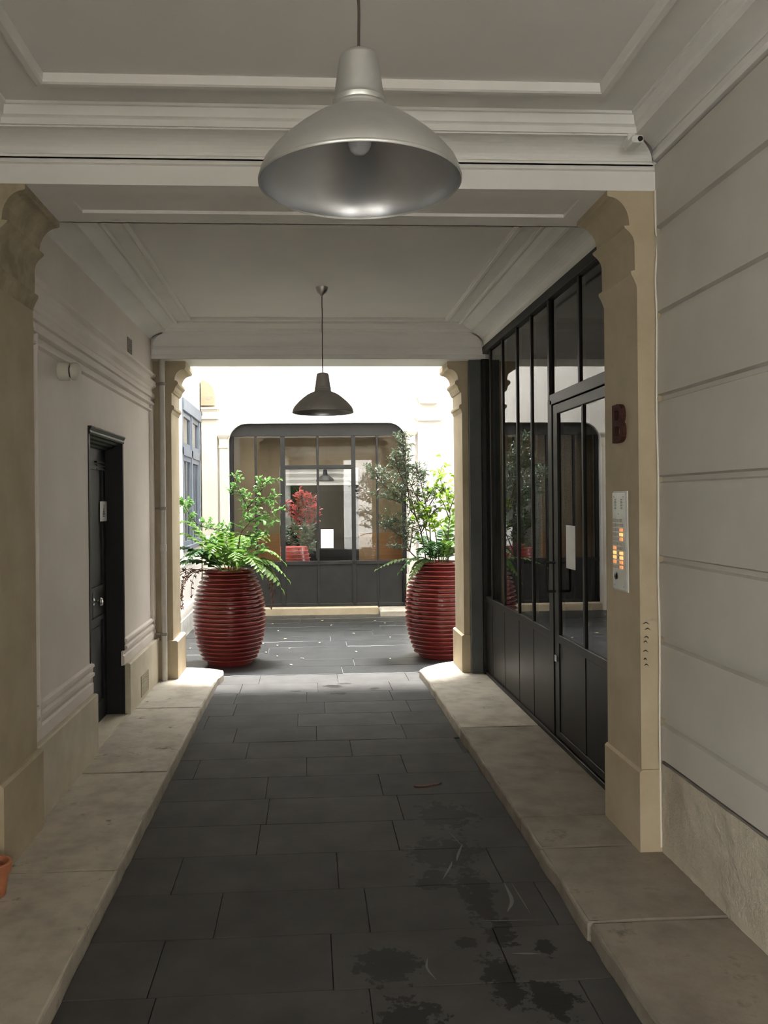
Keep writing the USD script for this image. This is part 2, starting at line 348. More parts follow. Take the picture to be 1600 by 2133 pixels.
kerb_block([(ROAD_R, 5.5 + e), (1.6, 5.5 + e), (1.6, 7.86), (1.46, 7.84), (1.2, 7.68), (1.05, 7.52), (.985, 7.40), (1.0, 7.0)], 'kerb stone with a rounded corner at the courtyard', m='kerb_stone_a', seed=27)
dr_ = MB()
for k in range(60): dr_.box(-1.0 + k * .034, -1.0 + k * .034 + .018, 11.555, 11.575, -.01, .004)
obj('drain_slot', dr_, 'joint_light', fl, 'pale slotted drain along the far sill', kind='stuff')
# white scuff strokes on the slabs
for pts, w in (([(.64, 3.62), (.66, 3.69), (.70, 3.80)], .012), ([(.55, 3.45), (.60, 3.56), (.62, 3.62)], .010), ([(.755, 3.16), (.795, 3.25), (.80, 3.40)], .016), ([(.84, 3.13), (.83, 3.40)], .004), ([(.66, 3.95), (.70, 3.75)], .004), ([(.63, 3.1), (.86, 3.09)], .004), ([(.40, 2.86), (.39, 2.80), (.41, 2.73)], .008), ([(.70, 2.87), (.80, 2.86)], .010)):
    p = smoothline([(x, y, 0) for x, y in pts], 5); t = np.gradient(p, axis=0); nn = np.c_[-t[:, 1], t[:, 0], t[:, 2] * 0]; nn /= np.linalg.norm(nn, axis=1, keepdims=True)
    ww = w / 2 * np.sin(np.linspace(.15, math.pi - .15, len(p)))[:, None]
    v = np.vstack([p + nn * ww, p - nn * ww]) + [0, 0, .0030]; k = len(p)
    obj('scuff_mark', MB().add(v, [(i + k, i + 1 + k, i + 1, i) for i in range(k - 1)]), 'scuff_white', fl, 'pale scuff stroke')

# ------------------------------------------------------------------ right wall of the front bay: rusticated painted courses over rough stucco
wr = thing('wall_right', 'grey-cream painted wall of broad grooved courses above a rough stucco plinth', kind='structure')
obj('wall_body', Box(WR + .02, WR + .3, STREET, 3.95, 0, 3.6), 'block_paint', wr)
zs = [.455, .635, .985, 1.335, 1.68, 2.03, 2.388, 2.755, 3.06]
def course(z0, z1, y0, y1):
    g, d = .017, .026
    prof = [(WR + .03, z0), (WR + d, z0 + .002), (WR + d - .004, z0 + g * .5), (WR, z0 + g), (WR, z1 - g), (WR + d - .004, z1 - g * .5), (WR + d, z1 - .002), (WR + .03, z1)]
    m = MB(); k = len(prof); v = [(x, y, z) for y in (y0, y1) for x, z in prof]
    m.add(v, [(i, i + 1, i + 1 + k, i + k) for i in range(k - 1)][::1]); mm = m.mesh(); mm.invert(); return mm
for a, b in zip(zs[:-1], zs[1:]): obj('wall_course', course(a, b, STREET, 3.53), 'block_paint', wr)
def stucco(u, w):
    y = STREET + u * (3.53 - STREET); z = .02 + w * .435
    h = meshkit.fbm(np.c_[y * 22, z * 22, y * 0], 4, 3)
    return np.c_[WR - .006 + h * .012, y, z]
m = grid(stucco, 360, 30).mesh(); m.invert()
obj('plinth', m, 'stucco', wr, 'rough beige stucco plinth', smooth=True)
obj('plinth_capping', Box(WR + .006, WR + .03, STREET, 3.53, .450, .460), 'grille_grey', wr)
cz = [(.05, 3.5)]

# ------------------------------------------------------------------ ceiling of the front bay, its coved cornice and the beam
ce = thing('ceiling', 'painted plaster ceiling of the passage with coved cornices and a cross beam', kind='structure')
obj('ceiling_panel', Box(-1.6, 2.0, STREET, Y_BEAM + .1, 3.20, 3.34), 'ceiling_paint', ce)
def cove(d0, z0, d1, z1, n=9):
    return [(d0 + (d1 - d0) * (1 - math.cos(t)), z0 + (z1 - z0) * math.sin(t)) for t in np.linspace(0, math.pi / 2, n)]
P1 = [(0, 2.9301), (0, 3.012), (.012, 3.016), (.012, 3.036), (.018, 3.036), (.018, 3.030), (.018, 3.046)] + cove(.022, 3.048, .125, 3.112) + [(.125, 3.118), (.135, 3.118), (.138, 3.142), (.142, 3.146), (.150, 3.150), (.156, 3.185), (.166, 3.187), (.168, 3.197), (.335, 3.197), (.338, 3.168), (.346, 3.163), (.366, 3.163), (.374, 3.168), (.378, 3.2005)]
PW = [(-.03, 3.055), (.012, 3.055), (.022, 3.068), (.022, 3.085), (.014, 3.09), (.014, 3.10)] + cove(.02, 3.10, .125, 3.118) + P1[16:]
for k, side in enumerate(('beam', 'right', 'street', 'left')):
    s = {'beam': 2, 'right': 1, 'street': 0, 'left': 3}[side]
    m = sweep_ring(P1 if side == 'beam' else PW, -1.345, WR, STREET, Y_BEAM, s).mesh()
    m.invert()
    obj('cornice', m, 'moulding_paint', ce, 'coved cornice on the face of the cross beam' if side == 'beam' else None)
bm = MB().box(-1.6, 1.75, Y_BEAM + .004, Y_BEAM2 - .002, 2.945, 3.3)
obj('beam', bm, 'ceiling_paint', ce, 'cross beam between the two bays')
# soffit: frame of four boards round a recessed panel
sx0, sx1, sy0, sy1 = -1.02, 1.22, 3.605, 3.845
so = MB().box(-1.5, sx0, Y_BEAM + .001, Y_BEAM2, 2.93, 2.95).box(sx1, 1.6, Y_BEAM + .001, Y_BEAM2, 2.93, 2.95).box(sx0, sx1, Y_BEAM + .001, sy0, 2.93, 2.95).box(sx0, sx1, sy1, Y_BEAM2, 2.93, 2.95)
obj('soffit_frame', so, 'ceiling_paint', ce)
def rect_frame(x0, x1, y0, y1, z, w, h):
    pr = [(0, z), (0, z - h), (w * .6, z - h), (w, z)]; m = MB()
    for s in range(4): q = sweep_ring(pr, x0, x1, y0, y1, s); m.add(np.vstack(q.v), np.vstack(q.f)[:, ::-1])
    return m
obj('soffit_bead', rect_frame(sx0 - .012, sx1 + .012, sy0 - .012, sy1 + .012, 2.945, .012, .012), 'moulding_paint', ce)

# second bay
X0, X1 = WL, GL
obj('ceiling_panel', Box(-1.6, 2.0, Y_BEAM2 - .05, Y_END + .05, 3.10, 3.34), 'ceiling_paint', ce)
P2 = [(-.02, 2.93), (.0, 2.93), (.0, 2.955)] + cove(.004, 2.958, .14, 3.035) + [(.145, 3.035), (.147, 3.052), (.152, 3.055), (.20, 3.075), (.225, 3.092), (.24, 3.094), (.243, 3.078), (.25, 3.074), (.262, 3.074), (.268, 3.078), (.270, 3.094), (.36, 3.094), (.363, 3.080), (.37, 3.076), (.39, 3.076), (.397, 3.080), (.40, 3.101)]
P2L = [(-.02, 2.985), (.0, 2.985)] + cove(.004, 2.99, .14, 3.035) + P2[12:]
P2H = [(-.01, 2.83), (0, 2.83), (0, 2.862), (.010, 2.865), (.012, 2.885), (.016, 2.905), (.016, 2.918), (.024, 2.918), (.024, 2.926), (.020, 2.93), (.020, 2.936)] + cove(.022, 2.938, .12, 3.02) + [(.122, 3.036), (.14, 3.038), (.15, 3.06), (.16, 3.064)] + P2[17:]
P2B = [(-.01, 2.93), (0, 2.93), (0, 2.96)] + P2[3:]
for pr, s in ((P2H, 2), (P2, 1), (P2B, 0), (P2L, 3)):
    m = sweep_ring(pr, X0, X1, Y_BEAM2, Y_END, s).mesh(); m.invert()
    obj('cornice', m, 'moulding_paint' if s != 2 else 'ceiling_paint', ce)
obj('header', Box(-1.7, 2.0, Y_END + .002, 7.56, 2.83, 3.4), 'moulding_paint', ce, 'header beam over the opening to the courtyard')
obj('upper_floor', Box(-2.2, 5.2, STREET - .3, 7.50, 3.34, 3.6), 'white_render', ce)

# ------------------------------------------------------------------ pilasters with bracket capitals
def bracket(zt, k=1.0):
    """profile (overhang, z below the top), top to bottom"""
    p = [(.128, 0), (.128, -.045 * k), (.120, -.058 * k), (.112, -.062 * k)]
    p += [(.112 - .080 * math.sin(t), -.062 * k - .085 * k * (1 - math.cos(t))) for t in np.linspace(.1, math.pi / 2, 8)]
    p += [(.030, -.150 * k), (.046, -.152 * k), (.060, -.165 * k), (.060, -.180 * k), (.050, -.192 * k), (.040, -.200 * k), (.030, -.225 * k), (.018, -.245 * k), (.006, -.250 * k), (.004, -.345 * k), (.022, -.352 * k), (.026, -.365 * k), (.024, -.378 * k), (.012, -.385 * k), (.006, -.400 * k), (0, -.415 * k)]
    return [(d, zt + z) for d, z in p]
def bracket_near(zt):
    p = [(.128, 0), (.128, -.022)] + [(.124 - .092 * math.sin(t), -.026 - .118 * (1 - math.cos(t))) for t in np.linspace(.05, math.pi / 2, 10)]
    p += [(.030, -.150), (.054, -.152), (.052, -.160), (.030, -.180), (.016, -.200), (.010, -.222), (.008, -.343), (.026, -.348), (.025, -.360), (.012, -.385), (.004, -.405), (0, -.42)]
    return [(d, zt + z) for d, z in p]
def pilaster(n, label, inner, sgn, back, y0, y1, zt, base_h, base_out, mcap, mshaft, k=1.0, fy=.0):
    """inner: x of the shaft's inner face; sgn: +1 if the passage lies at larger x"""
    t = thing(f'trim_{n}', label, kind='structure', loc=(inner, (y0 + y1) / 2, KERB))
    pr = bracket_near(zt) if k == 1.0 else bracket(zt, k); low = pr[-1][1]
    cap = polyex([(inner + sgn * d, z) for d, z in pr] + [(back, low), (back, zt)], 'y', y0, y1)
    obj('capital', cap, mcap, t, 'bracket-shaped moulded stone capital')
    obj('shaft', polyex([(inner, base_h), (inner, low), (back, low), (back, base_h)], 'y', y0 + fy, y1), mshaft, t)
    bi = inner + sgn * base_out
    bx = sorted((bi, back)); c = .012
    b = polyex([(bi, KERB - .02), (bi, base_h - c), (bi - sgn * c, base_h), (back, base_h), (back, KERB - .02)], 'y', y0 - base_out * .8, y1 + .012)
    obj('base', b, mshaft, t, 'plain stone base block')
    return t
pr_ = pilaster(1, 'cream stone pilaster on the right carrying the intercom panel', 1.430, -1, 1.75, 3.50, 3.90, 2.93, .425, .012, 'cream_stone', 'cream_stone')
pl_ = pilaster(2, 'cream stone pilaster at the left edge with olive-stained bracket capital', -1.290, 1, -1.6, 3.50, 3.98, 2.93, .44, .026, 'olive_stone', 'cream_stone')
pilaster(3, 'cream stone pilaster at the left side of the courtyard opening', -1.185, 1, -1.52, 7.27, 7.70, 2.83, .40, .045, 'cream_stone', 'cream_stone', 1.1)
pilaster(4, 'cream stone pilaster at the right side of the courtyard opening', 1.372, -1, 1.75, 7.27, 7.70, 2.83, .40, .022, 'cream_stone', 'cream_stone', 1.1)
# caulk line where the right pilaster meets the wall, scuffs on its front
ck = smoothline([(1.510, 3.49, 2.93), (1.512, 3.49, 2.75), (1.520, 3.49, 2.72), (1.508, 3.49, 2.55), (1.512, 3.49, 2.38), (1.508, 3.49, 2.0), (1.512, 3.49, 1.68), (1.508, 3.49, 1.3), (1.512, 3.49, .98), (1.508, 3.49, .6), (1.511, 3.49, .09)], 8)
obj('caulk_bead', tube(ck, .0045, 5), 'caulk', pr_)
for z, w, x in ((1.055, .030, 1.455), (1.03, .026, 1.462), (.995, .020, 1.456), (.975, .018, 1.452), (.935, .024, 1.452), (.90, .014, 1.45), (.875, .020, 1.455)):
    p = np.array([(x - w / 2, 3.497, z), (x, 3.497, z + .006), (x + w / 2, 3.497, z - .003)])
    obj('scuff_mark', tube(smoothline(p, 4), np.array([.001, .0016, .0022, .003, .003, .0024, .0016, .001, .0006]), 5), 'scuff_dark', pr_, 'dark scuff stroke')

# ------------------------------------------------------------------ panelled left wall of the second bay, with the door recess
wl = thing('wall_left', 'cream painted wall with moulded panelling beside the black door', kind='structure')
DY0, DY1, DZ = 5.14, 6.05, 2.075
obj('wall_body', Box(WL - .25, WL - .01, 3.9, DY0, 0, 3.4), 'wall_paint', wl)
obj('wall_body', Box(WL - .25, WL - .01, DY1, 7.3, 0, 3.4), 'wall_paint', wl)
obj('wall_body', Box(WL - .25, WL - .01, DY0, DY1, DZ, 3.4), 'wall_paint', wl)
def hrail(prof, y0, y1, name, m='wall_paint', label=None):
    """horizontal moulding on the left wall: (projection, z)"""
    pts = [(WL - .012, prof[0][1])] + [(WL + d, z) for d, z in prof] + [(WL - .012, prof[-1][1])]
    q = polyex(pts, 'y', y0, y1); obj(name, q, m, wl, label)
def vrail(y0, y1, z0, z1, d=.022, name='panel_stile'):
    pts = [(WL - .012, y0), (WL + d, y0 + .004), (WL + d, y0 + .022), (WL - .002, y0 + .03), (WL - .002, y1 - .03), (WL + d, y1 - .022), (WL + d, y1 - .004), (WL - .012, y1)]
    obj(name, polyex(pts, 'z', z0, z1), 'wall_paint', wl)
obj('frieze_panel', Box(WL - .012, WL + .004, 3.97, 7.22, 2.70, 3.0), 'wall_paint', wl)
hrail([(.006, 2.49), (.022, 2.495), (.024, 2.53), (.012, 2.545), (.012, 2.575), (.034, 2.60), (.040, 2.63), (.016, 2.645), (.016, 2.67), (.030, 2.685), (.032, 2.70), (.004, 2.71)], 3.97, 7.20, 'wall_moulding', label='stepped moulding under the frieze')
obj('wall_panel', Box(WL - .012, WL - .004, 4.12, DY0, .60, 2.38), 'wall_paint', wl)
obj('wall_panel', Box(WL - .012, WL - .004, DY1, 7.07, .60, 2.38), 'wall_paint', wl)
obj('wall_panel', Box(WL - .012, WL - .004, DY0, DY1, DZ, 2.38), 'wall_paint', wl)
obj('panel_rail', Box(WL - .012, WL + .006, 4.0, 7.19, 2.455, 2.50), 'wall_paint', wl)
hrail([(-.004, 2.370), (.018, 2.378), (.020, 2.392), (.000, 2.398), (.000, 2.425), (.026, 2.435), (.026, 2.45), (.006, 2.458)], 4.05, 7.16, 'panel_moulding')
vrail(4.035, 4.13, .51, 2.455); vrail(7.07, 7.165, .60, 2.455)
obj('wall_edge', Box(WL - .012, WL + .006, 3.97, 4.036, .45, 2.50), 'wall_paint', wl); obj('wall_edge', Box(WL - .012, WL + .006, 7.163, 7.215, .45, 2.50), 'wall_paint', wl)
for a, b in ((4.035, DY0), (DY1, 7.165)):
    hrail([(-.004, .622), (.018, .615), (.020, .600), (.000, .592), (.000, .570), (.020, .562), (.020, .545), (.006, .535)], a, b, 'panel_moulding')
    hrail([(.006, .535), (.000, .510), (.012, .500), (.012, .44), (.000, .435)], a - .06, b + (.05 if b > 7 else 0), 'base_rail')
obj('plinth', slab(WL - .1, WP, 3.97, DY0 - .004, .0, .437, .008), 'plinth_stone', wl, 'bare stone plinth')
obj('plinth', slab(WL - .1, WP, DY1 + .004, 7.20, .0, .437, .008), 'plinth_stone', wl, 'bare stone plinth')
# bits of chipped plaster at the near jamb
obj('chipped_edge', trimesh.convex.convex_hull(np.array([(WL - .01, DY0 - .05, .50), (WL + .012, DY0 - .02, .50), (WL + .012, DY0 - .004, .60), (WL - .01, DY0 - .002, .66), (WL - .01, DY0 - .05, .56)])), 'caulk', wl)

# door_1: black recessed door
d1 = thing('door_1', 'black panelled wooden door set deep in the left wall, with a small white notice', kind='structure', loc=(WL, 5.6, KERB))
DX = WL - .125
obj('door_jamb', Box(DX - .06, WL + .001, DY1 - .012, DY1 + .02, KERB - .01, DZ), 'black_paint', d1)
obj('door_jamb', Box(DX - .06, WL + .001, DY0 - .02, DY0 + .012, KERB - .01, DZ), 'black_paint', d1)
hd = [(DX - .06, DZ), (DX - .06, 1.975), (DX + .02, 1.975), (DX + .03, 1.99), (DX + .06, 1.995), (DX + .07, 2.005), (WL - .03, 2.01), (WL - .02, 2.022), (WL + .004, 2.025), (WL + .010, 2.035), (WL + .006, 2.048), (WL + .012, 2.058), (WL + .018, 2.068), (WL + .018, DZ)]
obj('door_head', polyex(hd, 'y', DY0 - .015, DY1 + .015), 'black_paint', d1, 'stepped black door head')
leaf = obj('door_leaf', Box(DX - .045, DX, DY0 + .01, DY1 - .01, KERB + .012, 1.98), 'door_paint', d1)
for z0, z1 in ((.20, .82), (1.0, 1.86)):
    y0, y1 = DY0 + .11, DY1 - .13
    fr = MB()
    for a, b, c, d in ((y0, y0 + .03, z0, z1), (y1 - .03, y1, z0, z1), (y0 + .03, y1 - .03, z0, z0 + .03), (y0 + .03, y1 - .03, z1 - .03, z1)):
        fr.box(DX - .002, DX + .014, a, b, c, d)
    fr.box(DX - .002, DX + .006, y0 + .07, y1 - .07, z0 + .07, z1 - .07)
    obj('door_panel', fr, 'door_paint', leaf)
for z0 in (1.79, 1.765, 1.74): obj('panel_bead', Box(DX - .002, DX + .018, DY1 - .30, DY1 - .05, z0 + .09, z0 + .100), 'door_paint', leaf)
kn = obj('door_knob', lathe([(0, .0), (.028, .0), (.028, .006), (.012, .010), (.012, .03), (.024, .038), (.030, .05), (.024, .062), (0, .066)], 'x', (DX, 5.69, .93), 20), 'chrome', leaf, 'round metal door knob', smooth=40)
obj('escutcheon', Box(DX, DX + .004, 5.665, 5.715, .80, 1.0), 'steel_grey', leaf)
obj('threshold', Box(DX - .05, WL + .02, DY0, DY1, KERB - .004, KERB + .008), 'plinth_stone', d1)
nt = thing('notice_sheet', 'small white notice with a dark printed figure taped to the black door', 'notice', (DX + .015, 5.93, 1.54))
obj('sheet', Box(DX + .0142, DX + .0155, 5.83, 6.02, 1.472, 1.612), 'paper', nt)
ink = MB()
for y, z, w, h in ((5.935, 1.575, .012, .03), (5.935, 1.555, .03, .018), (5.935, 1.538, .045, .014), (5.935, 1.523, .066, .012), (5.915, 1.508, .03, .01), (5.955, 1.508, .03, .01)): ink.box(DX + .0154, DX + .0160, y - w / 2, y + w / 2, z - h / 2, z + h / 2)
obj('print', ink, 'print_ink', nt, 'dark printed figure')

# things fixed to the left wall
el = thing('wall_sensor', 'cream cylindrical wall fitting with ribbed end cap high on the panelled wall', 'wall light', (WL - .004, 4.55, 2.315))
at = (WL - .006, 4.55, 2.315)
obj('body', lathe([(0, 0), (.046, 0), (.050, .004), (.050, .055), (.046, .062), (0, .062)], 'x', at, 28), 'plastic_cream', el, smooth=40)
obj('neck_ring', lathe([(.036, .060), (.036, .072)], 'x', at, 28), 'lens_black', el)
obj('end_cap', lathe([(0, .070), (.046, .070), (.049, .076), (.049, .092), (.042, .104), (.030, .112), (.018, .116), (0, .117)], 'x', at, 28), 'plastic_cream', el, smooth=40)
def grille(label, y0, y1, z0, z1, x, m, n, vertical=False):
    g = thing('vent_grille', label, 'vent', (x, (y0 + y1) / 2, z0))
    fr = MB()
    b = .010
    for a in ((y0, y1, z0, z0 + b), (y0, y1, z1 - b, z1), (y0, y0 + b, z0 + b, z1 - b), (y1 - b, y1, z0 + b, z1 - b)): fr.box(x - .004, x + .006, *a)
    obj('frame', fr, m, g); obj('backing', Box(x - .004, x + .001, y0 + b, y1 - b, z0 + b, z1 - b), 'joint_dark' if m == 'grille_grey' else m, g)
    for i in range(n):
        z = z0 + b + (z1 - z0 - 2 * b) * (i + .5) / n; h = (z1 - z0 - 2 * b) / n * .3
        obj('louvre', Box(x, x + .005, y0 + b, y1 - b, z - h, z + h), m, g)
grille('small dark grille in the frieze above the panelled wall', 6.22, 6.36, 2.725, 2.835, WL + .004, 'grille_grey', 6)
grille('square beige grille low in the stone plinth beyond the black door', 6.42, 6.70, .105, .265, WP, 'grille_beige', 8)
pp = thing('drain_pipe', 'grey painted vertical pipe in the corner by the courtyard opening', 'pipe', (-1.245, 7.18, KERB))
obj('pipe', tube([(-1.245, 7.18, KERB), (-1.245, 7.18, 1.1), (-1.245, 7.18, 2.2), (-1.245, 7.18, 3.03), (-1.262, 7.175, 3.06), (-1.32, 7.17, 3.07)], .024, 14), 'pipe_paint', pp, smooth=50)
for z in (.47, 1.55, 2.62): obj('bracket', lathe([(.026, z - .014), (.030, z - .012), (.030, z + .012), (.026, z + .014)], 'z', (-1.245, 7.18, 0), 16), 'grille_grey', pp); 
for z in (.47, 1.55, 2.62): obj('bracket_arm', Box(-1.335, -1.262, 7.172, 7.188, z - .01, z + .01), 'grille_grey', pp)
obj('collar', lathe([(.026, 1.18), (.029, 1.182), (.029, 1.24), (.026, 1.242)], 'z', (-1.245, 7.18, 0), 16), 'pipe_paint', pp)

# ------------------------------------------------------------------ glazed steel partition on the right (window_1)
w1 = thing('window_1', 'tall black steel glazed partition with a glass door along the right side of the passage', kind='structure', loc=(GL, 5.6, KERB))
GY0, GY1 = 3.90, 7.26
def bar(y0, y1, z0, z1, x0=GL + .006, x1=GL + .045, name='mullion', m='steel_paint', label=None): return obj(name, cbox(x0, x1, y0, y1, z0, z1, .003), m, w1, label)
bar(GY0, GY1, 2.872, 2.935, GL - .012, GL + .05, 'head_rail'); bar(GY0, GY1, KERB - .005, .10, GL - .006, GL + .05, 'bottom_rail')
obj('corner_post', cbox(1.425, 1.530, 7.200, 7.265, KERB - .005, 2.85, .004), 'steel_grey', w1, 'broad grey steel post at the courtyard end')
obj('corner_post', cbox(1.530, 1.60, 7.16, 7.262, KERB - .005, 2.93, .004), 'steel_paint', w1)
ms = [6.94, 6.51, 6.055, 5.66]
for y in ms: bar(y - .016, y + .016, .10, 2.875)
bar(5.15, 5.235, .10, 2.225, GL - .002, GL + .05, 'door_post'); bar(5.19, 5.232, 2.225, 2.875, GL - .002, GL + .05, 'door_post')
bar(4.625, 4.66, 2.26, 2.875)
bar(GY0, 5.19, 2.195, 2.262, GL - .002, GL + .05, 'transom')
bar(5.235, GY1, .700, .752, GL + .004, GL + .045, 'kick_rail')
# door leaf
dl = GL + .008
bar(5.055, 5.142, .105, 2.19, dl - .004, dl + .04, 'door_stile'); bar(4.575, 4.608, .105, 2.19, dl - .002, dl + .036, 'door_stile'); bar(3.92, 3.99, .105, 2.19, dl - .004, dl + .04, 'door_stile')
bar(3.99, 5.06, 2.13, 2.19, dl - .004, dl + .04, 'door_rail'); bar(3.99, 5.06, .700, .752, dl - .004, dl + .04, 'door_rail'); bar(3.99, 5.06, .105, .15, dl - .004, dl + .04, 'door_rail')
edges = [7.20] + ms + [5.235]
for a, b in zip(edges[:-1], edges[1:]):
    obj('pane', Box(GL + .016, GL + .022, b + .012, a - .012, .748, 2.876), 'pane_glass', w1)
    obj('kick_panel', cbox(GL + .008, GL + .03, b + .014, a - .014, .098, .702, .004), 'steel_paint', w1)
for a, b in ((5.19, 4.66), (4.625, GY0)): obj('pane', Box(GL + .016, GL + .022, b, a, 2.26, 2.876), 'pane_glass', w1)
for a, b in ((5.056, 4.608), (4.576, 3.99)):
    obj('pane', Box(GL + .016, GL + .022, b, a, .75, 2.132), 'pane_glass', w1); obj('kick_panel', cbox(GL + .010, GL + .03, b, a, .148, .702, .004), 'steel_paint', w1)
hp = smoothline([(GL - .002, 5.10, 1.20), (GL - .05, 5.10, 1.20), (GL - .062, 5.10, 1.185), (GL - .062, 5.10, 1.11), (GL - .062, 5.10, 1.035), (GL - .05, 5.10, 1.02), (GL - .002, 5.10, 1.02)], 5)
obj('pull_handle', tube(hp, .008, 8), 'black_paint', w1, 'black steel pull handle', smooth=50)
obj('lock_plate', Box(GL - .006, GL, 5.08, 5.12, .58, .62), 'chrome', w1)
ps = thing('glass_notice', 'white sheet of paper stuck on the glass door of the right partition', 'notice', (GL + .0155, 4.84, 1.18))
obj('sheet', Box(GL + .0148, GL + .0158, 4.76, 4.93, 1.18, 1.44), 'paper', ps)
# dark room behind it
rm = thing('wall_side_room', 'dim room behind the glazed partition', kind='structure')
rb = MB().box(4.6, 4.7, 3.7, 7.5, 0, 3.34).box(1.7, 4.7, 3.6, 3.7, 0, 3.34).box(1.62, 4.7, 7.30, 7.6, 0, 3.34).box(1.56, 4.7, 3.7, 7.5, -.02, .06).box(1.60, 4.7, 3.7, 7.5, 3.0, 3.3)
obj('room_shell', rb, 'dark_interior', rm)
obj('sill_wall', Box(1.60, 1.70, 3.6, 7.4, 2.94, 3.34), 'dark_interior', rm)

# ------------------------------------------------------------------ letter B and intercom on the right pilaster
XF = 1.430
lb = thing('letter_sign', 'dark red raised letter B on the right pilaster', 'sign', (XF, 3.71, 1.855))
m = meshkit.text_mesh('B', .165, .022, True); v = m.vertices.copy()
v = np.c_[XF - v[:, 2] + .0005, 3.768 - v[:, 0] * .95, 1.858 + v[:, 1]]
mm = trimesh.Trimesh(v, m.faces, process=False); mm.fix_normals(); obj('letter', mm, 'sign_red', lb)
ic = thing('intercom_panel', 'brushed aluminium intercom panel with two columns of orange-lit call buttons', 'intercom', (XF, 3.70, 1.18))
iy0, iy1, iz0, iz1 = 3.625, 3.785, 1.180, 1.628
obj('back_box', Box(XF - .004, XF + .002, iy0 - .004, iy1 + .004, iz0 - .004, iz1 + .004), 'plastic_white', ic)
face = obj('face_plate', cbox(XF - .012, XF - .003, iy0, iy1, iz0, iz1, .003), 'panel_alu', ic)
fx = XF - .012
def iz(v): return iz1 - (v - 990) / 990 * .448        # rows measured on a drawing of the panel
for c, (yc, lit) in enumerate(((3.752, {6: 1, 7: 2, 8: 2, 9: 1}), (3.672, {2: 1, 3: 2, 4: 1, 7: 2, 8: 2, 9: 1, 10: 1}))):
    for r in range(11):
        z = iz1 - .130 - r * .0212
        k = lit.get(r, 0)
        obj('call_button', cbox(fx - .005, fx + .001, yc - .017, yc + .017, z - .0075, z + .0075, .002), ('button_off', 'button_lit', 'button_bright')[k], face, ('', 'orange-lit call button', 'bright orange-lit call button')[k] or None)
        if c == 0: obj('name_slot', Box(fx - .0015, fx + .001, yc - .045, yc - .024, z - .006, z + .006), 'button_off', face)
for yc in (3.745, 3.672):
    for r in range(7): obj('speaker_slot', Box(fx - .0006, fx + .001, yc - .011, yc + .011, iz1 - .034 - r * .007 - .0012, iz1 - .034 - r * .007 + .0012), 'lens_black', face)
obj('microphone_hole', lathe([(0, 0), (.003, 0), (.003, .001), (0, .001)], 'x', (fx - .0008, 3.712, iz1 - .100), 10), 'lens_black', face)
obj('camera_lens', lathe([(0, -.006), (.010, -.006), (.013, -.004), (.017, -.003), (.017, .002)], 'x', (fx, 3.742, iz0 + .062), 24), 'lens_black', ic, smooth=40)
for y in (iy0 + .025, iy1 - .025):
    for z in (iz0 + .02, iz1 - .022): obj('screw', lathe([(0, -.0012), (.003, -.0012), (.003, .001)], 'x', (fx, y, z), 8), 'grille_grey', face)
# security camera in the corner of beam and wall
sc = thing('security_camera', 'tiny white security camera tucked under the cornice by the right wall', 'camera', (1.362, 3.32, 3.06))
obj('housing', cbox(1.335, 1.385, 3.30, 3.40, 3.055, 3.085, .006), 'plastic_white', sc); obj('lens', lathe([(0, -.004), (.008, -.004), (.011, -.001), (.011, .004)], 'y', (1.368, 3.30, 3.068), 16), 'lens_black', sc)
obj('mount', Box(1.345, 1.375, 3.37, 3.43, 3.08, 3.12), 'plastic_white', sc)

# ------------------------------------------------------------------ pendant lamps
SH = [(.214, 0), (.2134, .008), (.2105, .020), (.2040, .034), (.1905, .051), (.1660, .077), (.137, .102), (.108, .124), (.088, .134), (.072, .141), (.0605, .146), (.0575, .154), (.0575, .158)]
def pendant(label, x, y, z, top, look):
    t = thing('pendant_lamp', label, 'lamp', (x, y, z), group=None)
    P = (x, y, z)
    shd = obj('shade', lathe(SH + [(.0575, .160), (.0545, .165)], 'z', P, 72), look, t, 'spun metal dome shade', smooth=40)
    obj('shade_lining', lathe([(max(r - .003, .003), h + .0005) for r, h in SH[:-2]] + [(.02, .150)], 'z', P, 72, flip=True), 'lamp_inner', shd, smooth=40)
    obj('rim', lathe([(.2115, .001), (.2135, -.003), (.2155, -.001), (.2155, .003), (.2135, .005)], 'z', P, 72), look, shd, smooth=60)
    obj('neck', lathe([(.0545, .163), (.0565, .168), (.0565, .174), (.0535, .178), (.053, .182), (.0425, .262), (.039, .270), (.032, .275), (.006, .277)], 'z', P, 48), look, t, smooth=35)
    obj('bulb', lathe([(0, .062), (.012, .064), (.020, .071), (.025, .082), (.0255, .092), (.022, .105), (.017, .12), (.015, .155)], 'z', P, 24), 'bulb_glass', t, smooth=True)
    zz = np.linspace(z + .275, top - .035, 14); s = rng.uniform(-.0015, .0015, (14, 2)); s[0] = s[-1] = 0
    obj('cord', tube(smoothline(np.c_[x + s[:, 0], y + s[:, 1], zz], 3), .0036, 6), 'cable', t, 'brown fabric cord')
    obj('canopy', lathe([(.006, -.070), (.008, -.060), (.020, -.050), (.034, -.034), (.042, -.012), (.043, 0), (0, 0)], 'z', (x, y, top), 28), 'lamp_silver', t, 'metal ceiling canopy', smooth=40)
pendant('large silver metal pendant lamp hanging close in the front bay', .116, 1.75, 2.273, 3.20, 'lamp_silver')
pendant('grey metal pendant lamp hanging from the second bay before the courtyard opening', .110, 5.80, 2.222, 3.10, 'lamp_dark')

